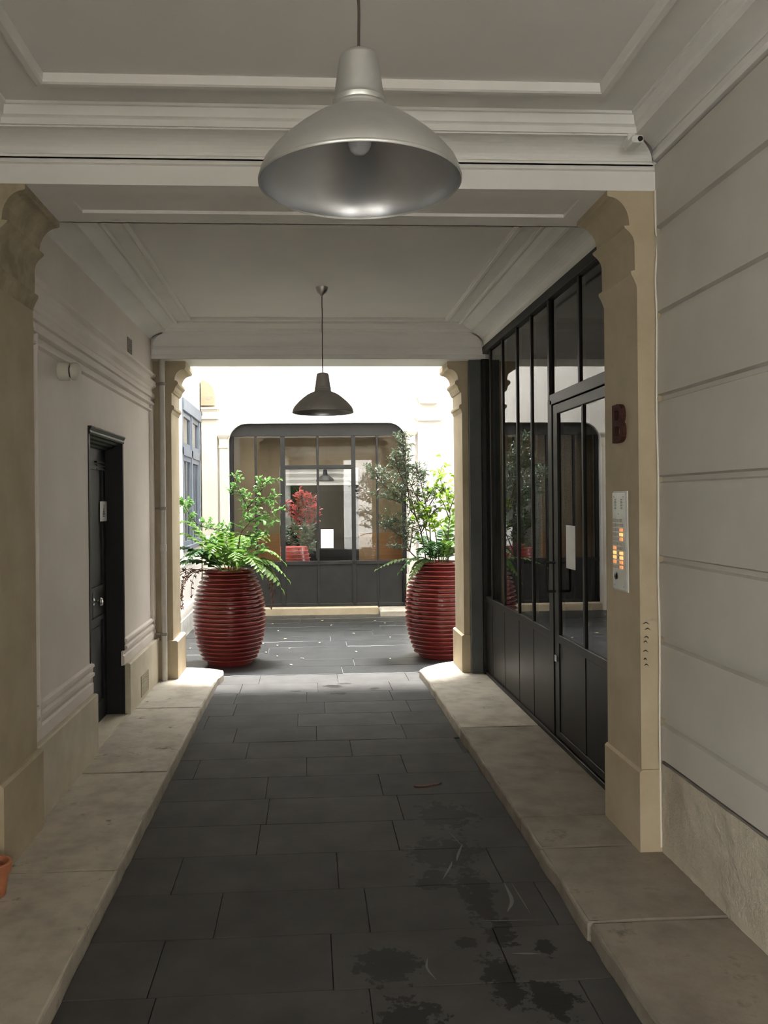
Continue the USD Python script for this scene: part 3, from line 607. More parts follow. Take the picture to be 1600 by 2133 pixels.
# ------------------------------------------------------------------ courtyard shell
H = 8.5
cf = thing('wall_courtyard_front', 'white rendered wall above the passage opening on the courtyard side', kind='structure')
obj('wall_body', Box(-1.6, 3.1, 7.52, 7.57, 2.835, H), 'white_render', cf)
obj('wall_body', Box(1.6, 3.1, Y_COURT - .06, Y_COURT + .10, -.05, H), 'white_render', cf)
obj('wall_return', Box(-1.62, -1.50, 7.20, 7.85, -.05, H), 'white_render', cf)
cl = thing('wall_courtyard_left', 'white rendered courtyard wall on the left with a moulded panel over a grey base', kind='structure')
CX = -1.50
for a in ((7.8, 10.0, -.05, H), (11.62, 11.95, -.05, H), (10.0, 11.62, -.05, 1.02), (10.0, 11.62, 2.86, H)): obj('wall_body', Box(CX - .2, CX, a[0], a[1], a[2], a[3]), 'white_render', cl)
obj('base_course', Box(CX - .05, CX + .03, 7.8, 11.65, -.02, .22), 'grey_render', cl, 'grey stained base course')
fr = MB()
for a in ((9.3, 9.38, .27, .90), (10.9, 10.98, .27, .90), (9.38, 10.9, .27, .33), (9.38, 10.9, .84, .90)): fr.box(CX - .01, CX + .02, *a)
obj('panel_moulding', fr, 'white_render', cl)
cr = thing('wall_courtyard_right', 'white rendered courtyard wall on the right', kind='structure')
obj('wall_body', Box(3.0, 3.2, 7.6, 12.0, -.05, H), 'white_render', cr)
# left courtyard window
w2 = thing('window_2', 'blue-grey painted casement window in the left courtyard wall', kind='structure', loc=(CX, 10.8, 1.0))
def wb(y0, y1, z0, z1, x0=CX - .06, x1=CX + .006, name='frame'): obj(name, cbox(x0, x1, y0, y1, z0, z1, .004), 'blue_grey_paint', w2)
wb(10.0, 11.62, 2.71, 2.86, CX - .06, CX + .025, 'head_board'); wb(10.0, 11.62, 1.0, 1.06, CX - .06, CX + .02, 'sill'); wb(10.0, 11.62, 2.17, 2.27, name='transom')
wb(10.0, 10.07, 1.06, 2.71, name='frame_post'); wb(11.55, 11.62, 1.06, 2.71, name='frame_post'); wb(10.78, 10.88, 1.06, 2.71, name='frame_post')
for a, b in ((10.07, 10.78), (10.88, 11.55)):
    for z0, z1 in ((1.06, 2.17), (2.27, 2.71)):
        f_ = MB()
        for q in ((a, a + .06, z0, z1), (b - .06, b, z0, z1), (a + .06, b - .06, z0, z0 + .06), (a + .06, b - .06, z1 - .06, z1)): f_.box(CX - .05, CX - .008, *q)
        obj('sash', f_, 'blue_grey_paint', w2); obj('pane', Box(CX - .032, CX - .027, a + .05, b - .05, z0 + .05, z1 - .05), 'pane_far', w2)
        if z0 < 2: obj('glazing_bar', Box(CX - .045, CX - .015, (a + b) / 2 - .012, (a + b) / 2 + .012, z0 + .05, z1 - .05), 'blue_grey_paint', w2)
obj('curtain', Box(CX - .14, CX - .12, 9.95, 11.65, 1.0, 2.8), 'paper', w2, 'pale curtain behind the panes')

# ------------------------------------------------------------------ far facade (turned slightly), in its own frame: x along it, y away from us
A = -1.4
wb_ = thing('wall_back', 'white far courtyard wall around the dark glazed shop front', kind='structure', loc=(0, Y_FAR, 0), rotz=A)
ox0, ox1, oz, rr = -1.115, 1.400, 2.705, .26
def arch(x0, x1, z0, z1, r, n=10):
    pts = [(x0, z0), (x1, z0)]
    pts += [(x1 - r + r * math.cos(t), z1 - r + r * math.sin(t)) for t in np.linspace(0, math.pi / 2, n)]
    pts += [(x0 + r - r * math.sin(t), z1 - r + r * math.cos(t)) for t in np.linspace(0, math.pi / 2, n)]
    return pts
obj('wall_body', polyex(Polygon([(-1.75, -.05), (3.3, -.05), (3.3, H), (-1.75, H)], [arch(ox0, ox1, .02, oz, rr)]), 'y', 0, .30), 'white_render', wb_)
sg = MB().box(-.62, 1.0, -.07, .12, -.03, .105)
obj('sill_stone', slab(-1.1, .985, -.06, .2, -.04, .095, .01), 'cream_stone', wb_, 'cream stone sill')
obj('sill_stone', slab(.99, 1.45, -.34, .2, -.04, .085, .02), 'kerb_stone_a', wb_, 'worn stone step at the right end of the sill')
def fpil(n, label, x0, x1, zcap, out, m='cream_render', base=None, cap_h=.20):
    t = thing(f'trim_{n}', label, kind='structure', loc=(0, Y_FAR, 0), rotz=A)
    obj('shaft', Box(x0, x1, -out, .02, -.02, zcap - cap_h), m, t)
    q = .022
    pr = [(0, zcap - cap_h), (.012, zcap - cap_h + .004), (.012, zcap - cap_h + .03), (.002, zcap - cap_h + .04), (.004, zcap - .075), (q, zcap - .045), (q + .012, zcap - .02), (q + .012, zcap), (0, zcap)]
    mb = MB(); k = len(pr)
    v = []
    for d, z in pr: v += [(x0 - d, .02, z), (x0 - d, -out - d, z), (x1 + d, -out - d, z), (x1 + d, .02, z)]
    f = [(4 * i + j, 4 * i + j + 1, 4 * i + j + 5, 4 * i + j + 4) for i in range(k - 1) for j in range(3)] + [(4 * k - 4, 4 * k - 3, 4 * k - 2, 4 * k - 1)]
    mb.add(v, f); mm = mb.mesh(); obj('capital', mm, m, t)
    if base: obj('base', Box(x0 - .03, x1 + .03, -out - .03, .02, -.02, base), m, t)
    return t
fpil(5, 'narrow cream pilaster at the left edge of the far shop front', -1.235, -1.135, 2.555, .07, base=.5)
fpil(6, 'narrow cream pilaster at the right edge of the far shop front', 1.415, 1.515, 2.585, .07, base=.55)
t7 = thing('trim_7', 'broad cream pier at the left of the far wall with a planted niche on top', kind='structure', loc=(0, Y_FAR, 0), rotz=A)
obj('shaft', Box(-1.48, -1.265, -.10, .02, -.02, 2.76), 'cream_render', t7)
for a, b, o in ((2.76, 2.785, .03), (2.785, 2.81, .016), (2.875, 2.90, .012), (2.90, 2.925, .045)): obj('ledge', Box(-1.48 - .0, -1.262 + o * .5, -.10 - o, .02, a, b), 'cream_render', t7)
obj('pedestal', polyex([(-1.46, 2.81), (-1.27, 2.81), (-1.25, 2.875), (-1.48, 2.875)], 'y', -.10, .02), 'white_render', t7)
na = Polygon([(-1.48, 2.925), (-1.255, 2.925), (-1.255, 3.33), (-1.48, 3.33)]).difference(Polygon([(-1.5, 2.95), (-1.295, 2.95), (-1.295, 3.09)] + [(-1.295 - .205 * (1 - math.cos(t)), 3.09 + .215 * math.sin(t)) for t in np.linspace(0, math.pi / 2, 10)] + [(-1.5, 3.305)]))
obj('niche_block', polyex(na, 'y', -.14, .02), 'cream_stone', t7)
obj('niche_back', Box(-1.48, -1.28, -.03, .02, 2.93, 3.32), 'cream_render', t7)
rt_ = math.radians(A)
def far(x, y, z): return (x * math.cos(rt_) - y * math.sin(rt_), Y_FAR + x * math.sin(rt_) + y * math.cos(rt_), z)
mp_ = thing('moss_plant', 'tuft of grey-green moss in the niche at the upper left of the courtyard', 'plant', far(-1.375, -.085, 2.95))
s = trimesh.creation.icosphere(3, 1.0); v = s.vertices; hgt = meshkit.fbm(v * 5, 3, 4)[:, None]; v = v * (.75 + .5 * hgt) * [.075, .04, .075]
obj('moss_cushion', trimesh.Trimesh(v + np.array(far(-1.375, -.085, 3.085)), s.faces), 'moss', mp_, smooth=True)
ur = obj('urn', lathe([(.03, 0), (.045, .004), (.03, .02), (.025, .04), (.06, .075), (.075, .11), (.08, .125), (0, .125)], 'z', far(-1.375, -.085, 2.95), 20), 'plinth_stone', mp_)
t8 = thing('trim_8', 'broad cream pier at the right of the far wall with a flared bracket', kind='structure', loc=(0, Y_FAR, 0), rotz=A)
obj('shaft', Box(1.56, 1.87, -.06, .02, -.02, 2.72), 'white_render', t8)
obj('ledge', polyex([(1.56, 2.72), (1.51, 2.775), (1.51, 2.80), (1.92, 2.80), (1.92, 2.775), (1.87, 2.72)], 'y', -.11, .02), 'cream_render', t8)
obj('pedestal', Box(1.59, 1.84, -.06, .02, 2.80, 2.97), 'white_render', t8)
obj('bracket', polyex([(1.60, 2.96), (1.555, 3.05), (1.545, 3.06), (1.885, 3.06), (1.875, 3.05), (1.83, 2.96)], 'y', -.15, .02), 'cream_render', t8)

# the shop front
d2 = thing('door_2', 'dark steel glazed shop front with double door across the far side of the courtyard', kind='structure', loc=(0, Y_FAR, 0), rotz=A)
fy0, fy1 = .07, .12
def fb(x0, x1, z0, z1, name='mullion', m='shop_steel', y0=fy0, y1=fy1, label=None): return obj(name, cbox(x0, x1, y0, y1, z0, z1, .003), m, d2, label)
hp_ = [p for p in arch(ox0 + .004, ox1 - .004, 2.530, oz - .006, rr - .01, 10)]
hp_ = Polygon(arch(ox0 + .004, ox1 - .004, 2.2, oz - .006, rr)).intersection(sbox(-2, 2.53, 2, 3))
obj('head_panel', polyex(hp_, 'y', fy0 - .01, fy1), 'shop_steel', d2, 'dark panel with rounded upper corners')
fb(ox0 + .004, ox0 + .055, .10, 2.535, 'side_post', 'black_paint'); fb(ox1 - .055, ox1 - .004, .10, 2.535, 'side_post', 'black_paint')
fb(ox0, ox1, .095, .14, 'bottom_rail'); fb(ox0, ox1, .690, .745, 'kick_rail')
for x, w in ((-.744, .03), (-.362, .065), (.138, .034), (.648, .06), (.988, .03)): fb(x - w / 2, x + w / 2, .10, 2.535)
fb(-.34, .625, 2.055, 2.115, 'transom')
xs = [ox0 + .055, -.744, -.362, .138, .648, .988, ox1 - .055]
for i, (a, b) in enumerate(zip(xs[:-1], xs[1:])):
    a, b = a + .01, b - .01
    obj('kick_panel', cbox(a, b, fy0 + .012, fy1 - .01, .13, .70, .004), 'shop_steel', d2)
    if i in (2, 3):
        obj('pane', Box(a, b, fy0 + .02, fy0 + .026, 2.105, 2.54), 'pane_far', d2); obj('pane', Box(a, b, fy0 + .02, fy0 + .026, .735, 2.065), 'pane_far', d2)
    else: obj('pane', Box(a, b, fy0 + .02, fy0 + .026, .735, 2.54), 'pane_far', d2)
obj('door_handle', tube(smoothline([(.11, fy0, 1.0), (.11, fy0 - .04, 1.0), (.11, fy0 - .04, .90), (.11, fy0 - .04, .80), (.11, fy0, .80)], 4), .006, 6), 'black_paint', d2)
pn = thing('door_notice', 'white sheet of paper taped to the glass of the far double door', 'notice', (0, Y_FAR, 0), rotz=A)
obj('sheet', Box(.172, .355, fy0 + .0175, fy0 + .0192, .927, 1.197), 'paper', pn)
# hall behind the shop front and the garden beyond it
hl = thing('wall_hall', 'tan and orange walls of the hall behind the far shop front', kind='structure', loc=(0, Y_FAR, 0), rotz=A)
HB = .62
for x0, x1 in ((-1.3, -.44), (.74, 1.6)):
    obj('hall_wall', Box(x0, x1, HB, HB + .1, 1.12, 2.9), 'hall_tan', hl); obj('hall_dado', Box(x0, x1, HB - .015, HB + .1, -.02, 1.12), 'hall_orange', hl, 'orange timber dado')
obj('hall_wall', Box(-.44, .74, HB, HB + .1, 2.10, 2.9), 'hall_tan', hl)
obj('hall_side', Box(-1.4, -1.2, .2, HB + .1, -.02, 2.9), 'hall_tan', hl); obj('hall_side', Box(1.5, 1.7, .2, HB + .1, -.02, 2.9), 'hall_tan', hl)
obj('hall_floor', Box(-1.4, 1.7, .2, HB + .1, -.04, .05), 'asphalt', hl); obj('hall_ceiling', Box(-1.4, 1.7, .28, HB + .1, 2.72, 2.9), 'hall_tan', hl)
obj('garden_floor', Box(-2.2, 2.8, 12.45, 22.6, -.04, .03), 'asphalt', label='grey ground of the garden court beyond the far glass door', kind='structure')
obj('wall_garden_left', Box(-2.4, -2.2, 12.45, 22.6, -.04, 10), 'garden_render', label='left wall of the garden court beyond the far glass door', kind='structure')
obj('wall_garden_right', Box(2.8, 3.0, 12.45, 22.6, -.04, 10), 'garden_render', label='right wall of the garden court beyond the far glass door', kind='structure')
obj('wall_garden_front', Box(-2.4, 3.0, 12.35, 12.42, 2.95, H), 'garden_render', label='near wall of the garden court beyond the far glass door', kind='structure')
gw = thing('wall_garden_back', 'garden court wall with white moulded lintel over a dark archway, seen through the far glass door', kind='structure')
gx0, gx1, gz = -.42, 1.9, 1.98
for b in ((-2.3, gx0, 19.8, 20.0, 0, 10), (gx1, 2.9, 19.8, 20.0, 0, 10), (gx0, gx1, 19.8, 20.0, gz, 10)): obj('garden_back', Box(*b), 'garden_render', gw)
for i, (z, o, h_) in enumerate(((1.98, .06, .10), (2.07, .09, .05), (2.11, .12, .11), (2.21, .16, .05), (2.25, .20, .12), (2.36, .26, .07))): obj('garden_cornice', Box(gx0 - .1, gx1 + .5, 19.8 - o, 19.85, z, z + h_), 'white_render', gw)
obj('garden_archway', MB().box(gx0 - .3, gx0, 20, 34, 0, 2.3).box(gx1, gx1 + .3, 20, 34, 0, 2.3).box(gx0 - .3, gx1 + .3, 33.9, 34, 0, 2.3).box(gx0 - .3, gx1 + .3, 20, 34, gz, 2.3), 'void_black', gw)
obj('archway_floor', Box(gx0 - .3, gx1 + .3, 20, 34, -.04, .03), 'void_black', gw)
t = thing('pendant_lamp', 'far black pendant lamp seen through the upper glass of the far door', 'lamp', (.40, 19.2, 2.06))
P = (.40, 19.2, 2.06); s_ = [(r * 1.0, h) for r, h in SH]
obj('shade', lathe(s_, 'z', P, 32), 'black_paint', t, smooth=40); obj('neck', lathe([(.0545, .16), (.04, .27), (0, .275)], 'z', P, 24), 'black_paint', t, smooth=40); obj('cord', tube([(.40, 19.2, 2.33), (.40, 19.2, 5.0)], .004), 'cable', t)
obj('hanger_bracket', Box(.39, .41, 19.19, 19.8, 5.0, 5.03), 'black_paint', t)

# ------------------------------------------------------------------ red ribbed planters and their plants
def planter(label, x, y, h, r0):
    t = thing('planter', label, 'planter', (x, y, 0), group=None)
    n = 21; z0 = .04
    def R(q):   # belly outline, q 0..1
        return r0 * (.70 + .30 * math.sin(math.pi * min(1, (q * .93 + .035)) ** 1.0) ** .75) if False else r0 * (1 - .33 * abs((q - .47) / .53) ** 2.1)
    pitch = (h - z0 - .01) / n
    core = [(0, 0), (R(0) - .05, 0), (R(0) - .035, z0)] + [(R(i / 40) - .056, z0 + (h - z0 - .02) * i / 40) for i in range(41)]
    rim_r = R(1.0)
    core += [(rim_r - .055, h - .01), (rim_r - .075, h - .01), (rim_r - .085, h - .10), (0, h - .10)]
    obj('body', lathe(core, 'z', (x, y, 0), 64), 'pot_red', t, smooth=35)
    for i in range(n):
        z = z0 + pitch * (i + .35); r = R((z - z0) / (h - z0))
        obj('rib', lathe([(r - .064, z - .013), (r - .006, z - .0065), (r - .001, z - .004), (r, z), (r - .002, z + .004), (r - .008, z + .0065), (r - .064, z + .012)], 'z', (x, y, 0), 64), 'pot_red', t, smooth=40)
    obj('rim', lathe([(rim_r - .055, h - .03), (rim_r - .004, h - .018), (rim_r, h - .012), (rim_r - .004, h - .006), (rim_r - .05, h + .006), (rim_r - .062, h + .004), (rim_r - .075, h - .03)], 'z', (x, y, 0), 64), 'pot_red', t, smooth=40)
    obj('soil', lathe([(rim_r - .08, h - .05), (rim_r * .4, h - .035), (0, h - .03)], 'z', (x, y, 0), 32), 'soil', t, smooth=True)
    return t
PLX, PLY, PRX, PRY = -.795, 8.30, 1.345, 8.42
planter('red ribbed barrel planter at the left of the courtyard opening', PLX, PLY, .925, .362)
planter('red ribbed barrel planter at the right, partly behind the pilaster', PRX, PRY, .965, .362)

def leaf(mb, p, d, nrm, L, W, fold=.25, droop=.15):
    """one pointed leaf: base p, direction d, face normal nrm"""
    d = d / (np.linalg.norm(d) + 1e-9); s = np.cross(d, nrm); s /= np.linalg.norm(s) + 1e-9; u = np.cross(s, d)
    v = [p, p + d * L * .3 + s * W * .42 + u * W * fold, p + d * L * .3 - s * W * .42 + u * W * fold, p + d * L * .35, p + d * L * .68 + s * W * .36 + u * (W * fold - L * droop * .4), p + d * L * .68 - s * W * .36 + u * (W * fold - L * droop * .4), p + d * L * .7 - u * L * droop * .4, p + d * L - u * L * droop]
    mb.add(v, [(0, 3, 1), (0, 2, 3), (1, 3, 6), (1, 6, 4), (3, 2, 5), (3, 5, 6), (4, 6, 7), (6, 5, 7)])
def frond(t, base, ang, length, rise, droop, m, wide=.12, n=16, name='frond'):
    """arching fern frond with serrated pinnae"""
    mb = MB(); q = np.linspace(0, 1, n)
    dx, dy = math.cos(ang), math.sin(ang)
    c = np.c_[base[0] + dx * length * q, base[1] + dy * length * q, base[2] + rise * np.sin(q * 1.9) - droop * q ** 2.2]
    mb.tm(tube(c, np.linspace(.004, .0015, n), 4).mesh())
    T = np.gradient(c, axis=0)
    for i in range(2, n):
        w = wide * math.sin(math.pi * (.12 + .86 * q[i])) ** .8 * rng.uniform(.85, 1.1)
        d = T[i] / np.linalg.norm(T[i]); sd = np.cross(d, [0, 0, 1.]); sd /= np.linalg.norm(sd); un = np.cross(sd, d)
        for sg_ in (-1, 1):
            leaf(mb, c[i], sd * sg_ + d * .55 + un * rng.uniform(-.15, .1), un, w * 1.1, w * .44 + .016, .12, .18)
    leaf(mb, c[-1], T[-1], np.array([0, 0, 1.]), wide * .5, .03)
    return obj(name, mb, m, t)
def shrub(t, branches, m, L, W, per, ymid, spread, br=.006, big=0, bigm=None, bigL=.05):
    """branches: polylines of (x, z) given as points of a bush standing at depth ymid; a depth is drawn for each"""
    stems, fol = MB(), MB(); bigs = []
    for bi, B in enumerate(branches):
        y0 = rng.uniform(-.05, .05); y1 = rng.uniform(-spread, spread)
        P = smoothline([(x, ymid + y0 + (y1 - y0) * i / (len(B) - 1), z) for i, (x, z) in enumerate(B)], 5)
        obj('branch', tube(P, np.linspace(br, br * .35, len(P)), 5), 'bark', t)
        T = np.gradient(P, axis=0); ln = np.linalg.norm(np.diff(P, axis=0), axis=1).sum()
        start = .35 if len(B) > 3 else .1
        for k in range(int(per * ln)):
            q = start + (1 - start) * rng.random() ** .7; i = min(int(q * (len(P) - 1)), len(P) - 1)
            # side twig
            a = rng.normal(size=3); a[2] = abs(a[2]) * .5; a /= np.linalg.norm(a); tl = rng.uniform(.03, .13)
            e_ = P[i] + a * tl + T[i] * .5
            stems.tm(tube([P[i], (P[i] + e_) / 2 + rng.normal(size=3) * .008, e_], br * .22, 3, False).mesh())
            for j in range(rng.integers(3, 6)):
                p = P[i] + (e_ - P[i]) * rng.uniform(.35, 1.0); d = a + rng.normal(size=3) * .6; nr = np.array([0, 0, 1.]) + rng.normal(size=3) * .45
                leaf(fol, p, d, nr, L * rng.uniform(.7, 1.25), W * rng.uniform(.8, 1.2))
        bigs += [P[rng.integers(len(P) // 3, len(P))] + rng.normal(size=3) * [.07, .07, .06] for _ in range(big)]
    obj('twigs', stems, 'bark', t, kind='stuff'); obj('foliage', fol, m, t, kind='stuff')
    for p in bigs:
        mb = MB(); d = rng.normal(size=3); d[2] = -abs(d[2]) * .4
        leaf(mb, p, d, np.array([0, -.6, 1.]) + rng.normal(size=3) * .4, bigL * rng.uniform(.8, 1.3), bigL * .75 * rng.uniform(.8, 1.2)); obj('leaf', mb, bigm, t)
# left planter
LB = dict(
 a=[(-.80, .86), (-.79, 1.08), (-.77, 1.20), (-.84, 1.30), (-1.02, 1.35), (-1.12, 1.40), (-1.22, 1.55), (-1.25, 1.60)],
 b=[(-.78, .86), (-.71, 1.08), (-.68, 1.28), (-.59, 1.40), (-.61, 1.54), (-.68, 1.69), (-.75, 1.88)],
 c=[(-.61, 1.54), (-.50, 1.66), (-.44, 1.76), (-.37, 1.83)], d=[(-.59, 1.40), (-.47, 1.47), (-.30, 1.51)], e=[(-.59, 1.40), (-.45, 1.40), (-.36, 1.35)],
 f=[(-.61, 1.54), (-.47, 1.57), (-.385, 1.61), (-.31, 1.64)], g=[(-.68, 1.28), (-.54, 1.25), (-.42, 1.30)], h=[(-.74, 1.0), (-.9, 1.15), (-1.0, 1.22)], i=[(-.75, 1.0), (-.6, 1.12), (-.5, 1.14)], j=[(-.78, 1.1), (-.85, 1.25), (-.80, 1.36)])
sl = thing('leafy_shrub', 'slender green leafy shrub growing in the left red planter', 'shrub', (PLX, PLY, .87))
shrub(sl, list(LB.values()), 'leaf_shrub', .044, .030, 46, PLY, .16, .007, 4, 'leaf_shrub', .06)
fn = thing('fern', 'spreading green fern hanging over the rim of the left red planter', 'fern', (PLX, PLY, .87))
FA = [(math.pi + .02, .56, .30, .10, 'leaf_fern_dark', .15), (math.pi - .5, .50, .24, .10, 'leaf_fern_dark', .14), (math.pi + .35, .55, .20, .16, 'leaf_fern_dark', .14), (math.pi + .2, .52, .42, .05, 'leaf_fern', .13), (math.pi - .2, .50, .52, .02, 'leaf_fern', .12), (2.2, .45, .40, .1, 'leaf_fern', .12),
      (-.05, .52, .22, .28, 'leaf_fern', .15), (-.35, .50, .20, .34, 'leaf_fern', .15), (.3, .50, .30, .20, 'leaf_fern', .14), (-.8, .42, .26, .24, 'leaf_fern', .13), (-1.3, .36, .30, .16, 'leaf_fern', .12), (-1.9, .36, .34, .12, 'leaf_fern', .12), (-2.4, .42, .30, .14, 'leaf_fern_dark', .13), (1.2, .4, .4, .1, 'leaf_fern', .12), (.7, .42, .42, .08, 'leaf_fern', .12), (-1.6, .26, .42, .04, 'leaf_fern', .1)]
for a, ln, rs, dr, m, w in FA: frond(fn, (PLX + .06 * math.cos(a), PLY + .06 * math.sin(a), .90), a, ln, rs, dr, m, w)
dd = thing('dried_fronds', 'withered brown curled fronds hanging at the left side of the left planter', 'plant', (PLX - .2, PLY - .1, .9))
for k in range(11):
    a = math.pi + rng.uniform(-.5, .7) if k < 8 else -.3 + rng.uniform(-.2, .2); q = np.linspace(0, 1, 10); ln = rng.uniform(.28, .46) if k < 8 else .32; dr = rng.uniform(.22, .42)
    c = np.c_[PLX + math.cos(a) * (.14 + ln * np.sin(q * 1.7)), PLY + math.sin(a) * (.14 + ln * q) - .05, .90 + .10 * np.sin(q * 2.5) - dr * q ** 2 + rng.normal(size=10) * .008]
    mb = tube(c, .0025, 4)
    for i in range(4, 10):
        for _ in range(3): leaf(mb, c[i], rng.normal(size=3), rng.normal(size=3), .035, .014, .6, .5)
    obj('dry_frond', mb, 'dry_brown', dd)
# right planter
RB1 = [[(1.20, .92), (1.03, 1.08), (.99, 1.20), (.89, 1.27), (.80, 1.35)], [(1.03, 1.08), (1.07, 1.25), (1.10, 1.37)], [(1.21, .92), (1.16, 1.22), (1.10, 1.42), (.97, 1.59), (.77, 1.76), (.67, 1.93)], [(1.10, 1.42), (1.02, 1.71), (.92, 1.88), (.87, 2.05)], [(1.0, 1.55), (.84, 1.62), (.70, 1.68)], [(1.05, 1.6), (.90, 1.75), (.80, 1.95)],
       [(1.25, .92), (1.25, 1.32), (1.21, 1.57), (1.16, 1.81), (1.11, 1.95)], [(1.10, 1.3), (.98, 1.35), (.85, 1.46)], [(1.2, 1.5), (1.05, 1.78), (1.0, 2.1)], [(1.03, 1.08), (.90, 1.12), (.79, 1.15)], [(1.22, 1.5), (1.32, 1.65), (1.42, 1.70)], [(1.15, 1.25), (1.28, 1.45), (1.36, 1.52)], [(1.05, 1.5), (1.0, 1.8), (.97, 2.05), (.955, 2.26)], [(.98, 1.35), (.88, 1.38), (.78, 1.30)]]
so_ = thing('silvery_shrub', 'airy shrub with small silvery grey-green leaves in the right red planter', 'shrub', (PRX - .1, PRY, .91))
shrub(so_, RB1, 'leaf_silver', .042, .018, 85, PRY, .22, .007)
RB2 = [[(1.43, .92), (1.436, 1.27), (1.455, 1.47), (1.41, 1.66), (1.33, 1.88)], [(1.455, 1.47), (1.50, 1.66), (1.53, 1.88)], [(1.21, 1.57), (1.33, 1.76), (1.41, 1.96)], [(1.30, .92), (1.22, 1.25), (1.16, 1.50), (1.06, 1.62)], [(1.35, .92), (1.30, 1.30), (1.22, 1.42), (1.10, 1.40)], [(1.44, 1.2), (1.35, 1.35), (1.28, 1.38)], [(1.45, 1.4), (1.38, 1.6), (1.25, 1.72)]]
ll = thing('lime_shrub', 'shrub with bright yellow-green leaves behind the silvery one in the right planter', 'shrub', (PRX + .05, PRY + .05, .91))
shrub(ll, RB2, 'leaf_lime', .048, .036, 22, PRY + .03, .2, .006, 12, 'leaf_lime', .065)
f2 = thing('fern', 'low fern with drooping fronds at the rim of the right red planter', 'fern', (PRX, PRY, .91))
for a, ln, rs, dr, m, w in [(math.pi + .1, .60, .10, .14, 'leaf_fern', .09), (math.pi - .5, .40, .12, .22, 'leaf_fern_dark', .09), (math.pi + .5, .36, .12, .30, 'leaf_fern', .09), (-.2, .40, .30, .10, 'leaf_fern_dark', .11), (.5, .40, .34, .08, 'leaf_fern_dark', .11), (1.2, .36, .36, .06, 'leaf_fern_dark', .11), (2.1, .36, .30, .06, 'leaf_fern_dark', .11), (-1.2, .28, .28, .10, 'leaf_fern', .10), (-1.9, .26, .28, .12, 'leaf_fern_dark', .10), (-.7, .34, .26, .12, 'leaf_silver', .11), (-2.4, .30, .22, .12, 'leaf_fern_dark', .1), (0.1, .45, .42, .06, 'leaf_fern', .1), (.9, .35, .5, .02, 'leaf_fern', .1)]:
    frond(f2, (PRX + .05 * math.cos(a), PRY + .05 * math.sin(a), .95), a, ln, rs, dr, m, w)

# garden plants beyond the far glass door
gp = thing('planter', 'dim red ribbed planter seen through the left leaf of the far glass door', 'planter', (-.24, 13.1, .031))
obj('body', lathe([(0, .03), (.20, .03), (.27, .3), (.28, .55), (.22, .88), (0, .88)], 'z', (-.24, 13.1, 0), 40), 'pot_red', gp, smooth=40)
for i in range(14): z = .07 + i * .058; r = .30 - .09 * abs((z - .47) / .45) ** 2; obj('rib', lathe([(r - .04, z - .018), (r, z), (r - .04, z + .012)], 'z', (-.24, 13.1, 0), 40), 'pot_red', gp)
mp = thing('maple', 'red-leaved maple seen through the left leaf of the far glass door', 'tree', (-.1, 14.6, .03))
B = [[(-.10, .03), (-.12, .8), (-.18, 1.3), (-.05, 1.75)], [(-.12, .8), (.0, 1.3), (.1, 1.7)], [(-.12, .9), (-.3, 1.3), (-.4, 1.6)], [(-.12, 1.0), (-.05, 1.4), (-.2, 1.8)], [(-.1, .9), (.08, 1.25), (.16, 1.5)]]
shrub(mp, B, 'leaf_maple', .07, .045, 40, 14.6, .2, .012)
bu = thing('garden_bush', 'dark green bush seen behind the far glass door', 'shrub', (-.25, 13.9, .03))
B = [[(-.25, .03), (-.25, .5), (-.45, .9), (-.5, 1.15)], [(-.25, .03), (-.2, .6), (-.05, .95), (.0, 1.15)], [(-.25, .03), (-.3, .7), (-.25, 1.2)], [(-.25, .4), (-.4, .7), (-.6, .9)], [(-.25, .4), (-.1, .7), (.1, .85)], [(-.25, .03), (-.5, .9), (-.55, 1.8)]]
shrub(bu, B, 'leaf_bush', .07, .04, 60, 13.9, .2, .01)

# ------------------------------------------------------------------ small things on the ground
tp = thing('terracotta_pot', 'small terracotta flower pot on the kerb at the left edge', 'pot', (-1.245, 3.30, KERB))
P = (-1.240, 3.30, KERB)
obj('body', lathe([(0, 0), (.040, 0), (.043, .003), (.056, .095), (.050, .095), (.048, .09), (.042, .012), (0, .010)], 'z', P, 32), 'terracotta', tp, smooth=35)
obj('rim', lathe([(.055, .092), (.063, .092), (.066, .096), (.067, .128), (.064, .132), (.056, .132), (.054, .10)], 'z', P, 32), 'terracotta', tp, smooth=35)
tw = smoothline([(.575, 4.585, .006), (.615, 4.575, .006), (.66, 4.582, .007), (.70, 4.60, .006), (.735, 4.635, .005)], 5)
t = thing('twig', 'thin dry brown twig lying on the slate floor', 'twig', (.65, 4.6, 0))
obj('stem', tube(tw, np.linspace(.006, .003, len(tw)), 6), 'dry_brown', t); obj('spur', tube([(.66, 4.582, .008), (.645, 4.61, .012)], .002, 4), 'dry_brown', t)
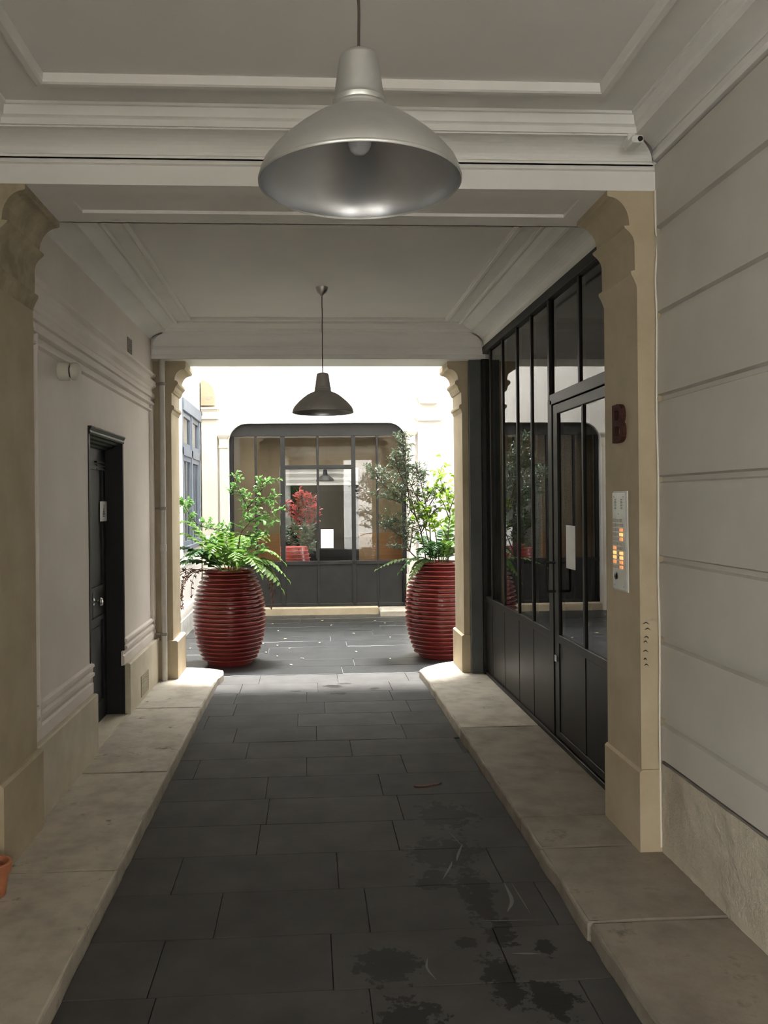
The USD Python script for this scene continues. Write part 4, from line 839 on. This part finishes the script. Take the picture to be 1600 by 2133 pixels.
LP = [(-1.12, 8.72), (-.52, 9.3), (-.36, 9.2), (-.45, 8.75), (-.38, 10.2), (-.3, 9.6), (-.50, 10.8), (-.2, 9.0), (-.35, 8.55), (-.10, 8.4), (.55, 9.9), (.85, 10.9), (1.0, 10.7), (.93, 9.6), (-1.3, 9.1), (-1.25, 9.6), (.3, 10.6), (.15, 11.0), (-.2, 8.1), (.5, 8.7), (.8, 8.3), (.1, 9.3)]
for k, (x, y) in enumerate(LP):
    mb = MB(); a = rng.uniform(0, 6.28); big = k == 0
    leaf(mb, np.array([x, y, .006]), np.array([math.cos(a) if not big else 1, math.sin(a) if not big else .05, .05]), np.array([0, 0, 1.]), .10 if big else rng.uniform(.03, .05), .05 if big else .025, .15, .05)
    if big: obj('fallen_leaf', mb, 'yellow_leaf', label='largest yellow fallen leaf on the slate beside the left planter', cat='leaf')
    else: obj('fallen_leaf', mb, 'yellow_leaf', label='tiny pale fallen leaf scattered on the wet courtyard slate', cat='leaf', group='tiny fallen leaves on the courtyard floor')

# ------------------------------------------------------------------ street end behind the camera
wf = thing('wall_street', 'street front with the open carriage doorway', kind='structure')
for b in ((-2.2, -1.15, STREET - .3, STREET, -.05, 3.6), (1.35, 2.4, STREET - .3, STREET, -.05, 3.6), (-1.15, 1.35, STREET - .3, STREET, 2.95, 3.6), (-1.15, .42, STREET - .2, STREET - .1, -.05, 2.95)): obj('wall_body', Box(*b), 'plinth_stone', wf)
ws = thing('wall_left_front', 'painted left wall of the front bay', kind='structure')
obj('wall_body', MB().box(-1.6, -1.345, -.7, 3.52, -.02, 3.4).box(-1.6, -1.345, STREET - .3, -3.2, -.02, 3.4).box(-1.6, -1.345, -3.2, -.7, 3.0, 3.4), 'block_paint', ws)
sy_ = thing('side_yard', 'side yard beside the front bay', kind='structure')
obj('yard_floor', Box(-5.5, -1.6, -5, 1, -.3, -.02), 'street_stone', sy_)
obj('yard_wall', Box(-5.8, -5.5, -5, 1, -.3, 4), 'white_render', sy_)
sg_ = thing('street', 'street pavement outside the carriage doorway', kind='structure')
obj('pavement', Box(-12, 12, STREET - 14, STREET - .02, -.3, -.04), 'street_stone', sg_)
obj('opposite_house', Box(-12, 12, STREET - 14.5, STREET - 10, -.3, 9), 'white_render', sg_)
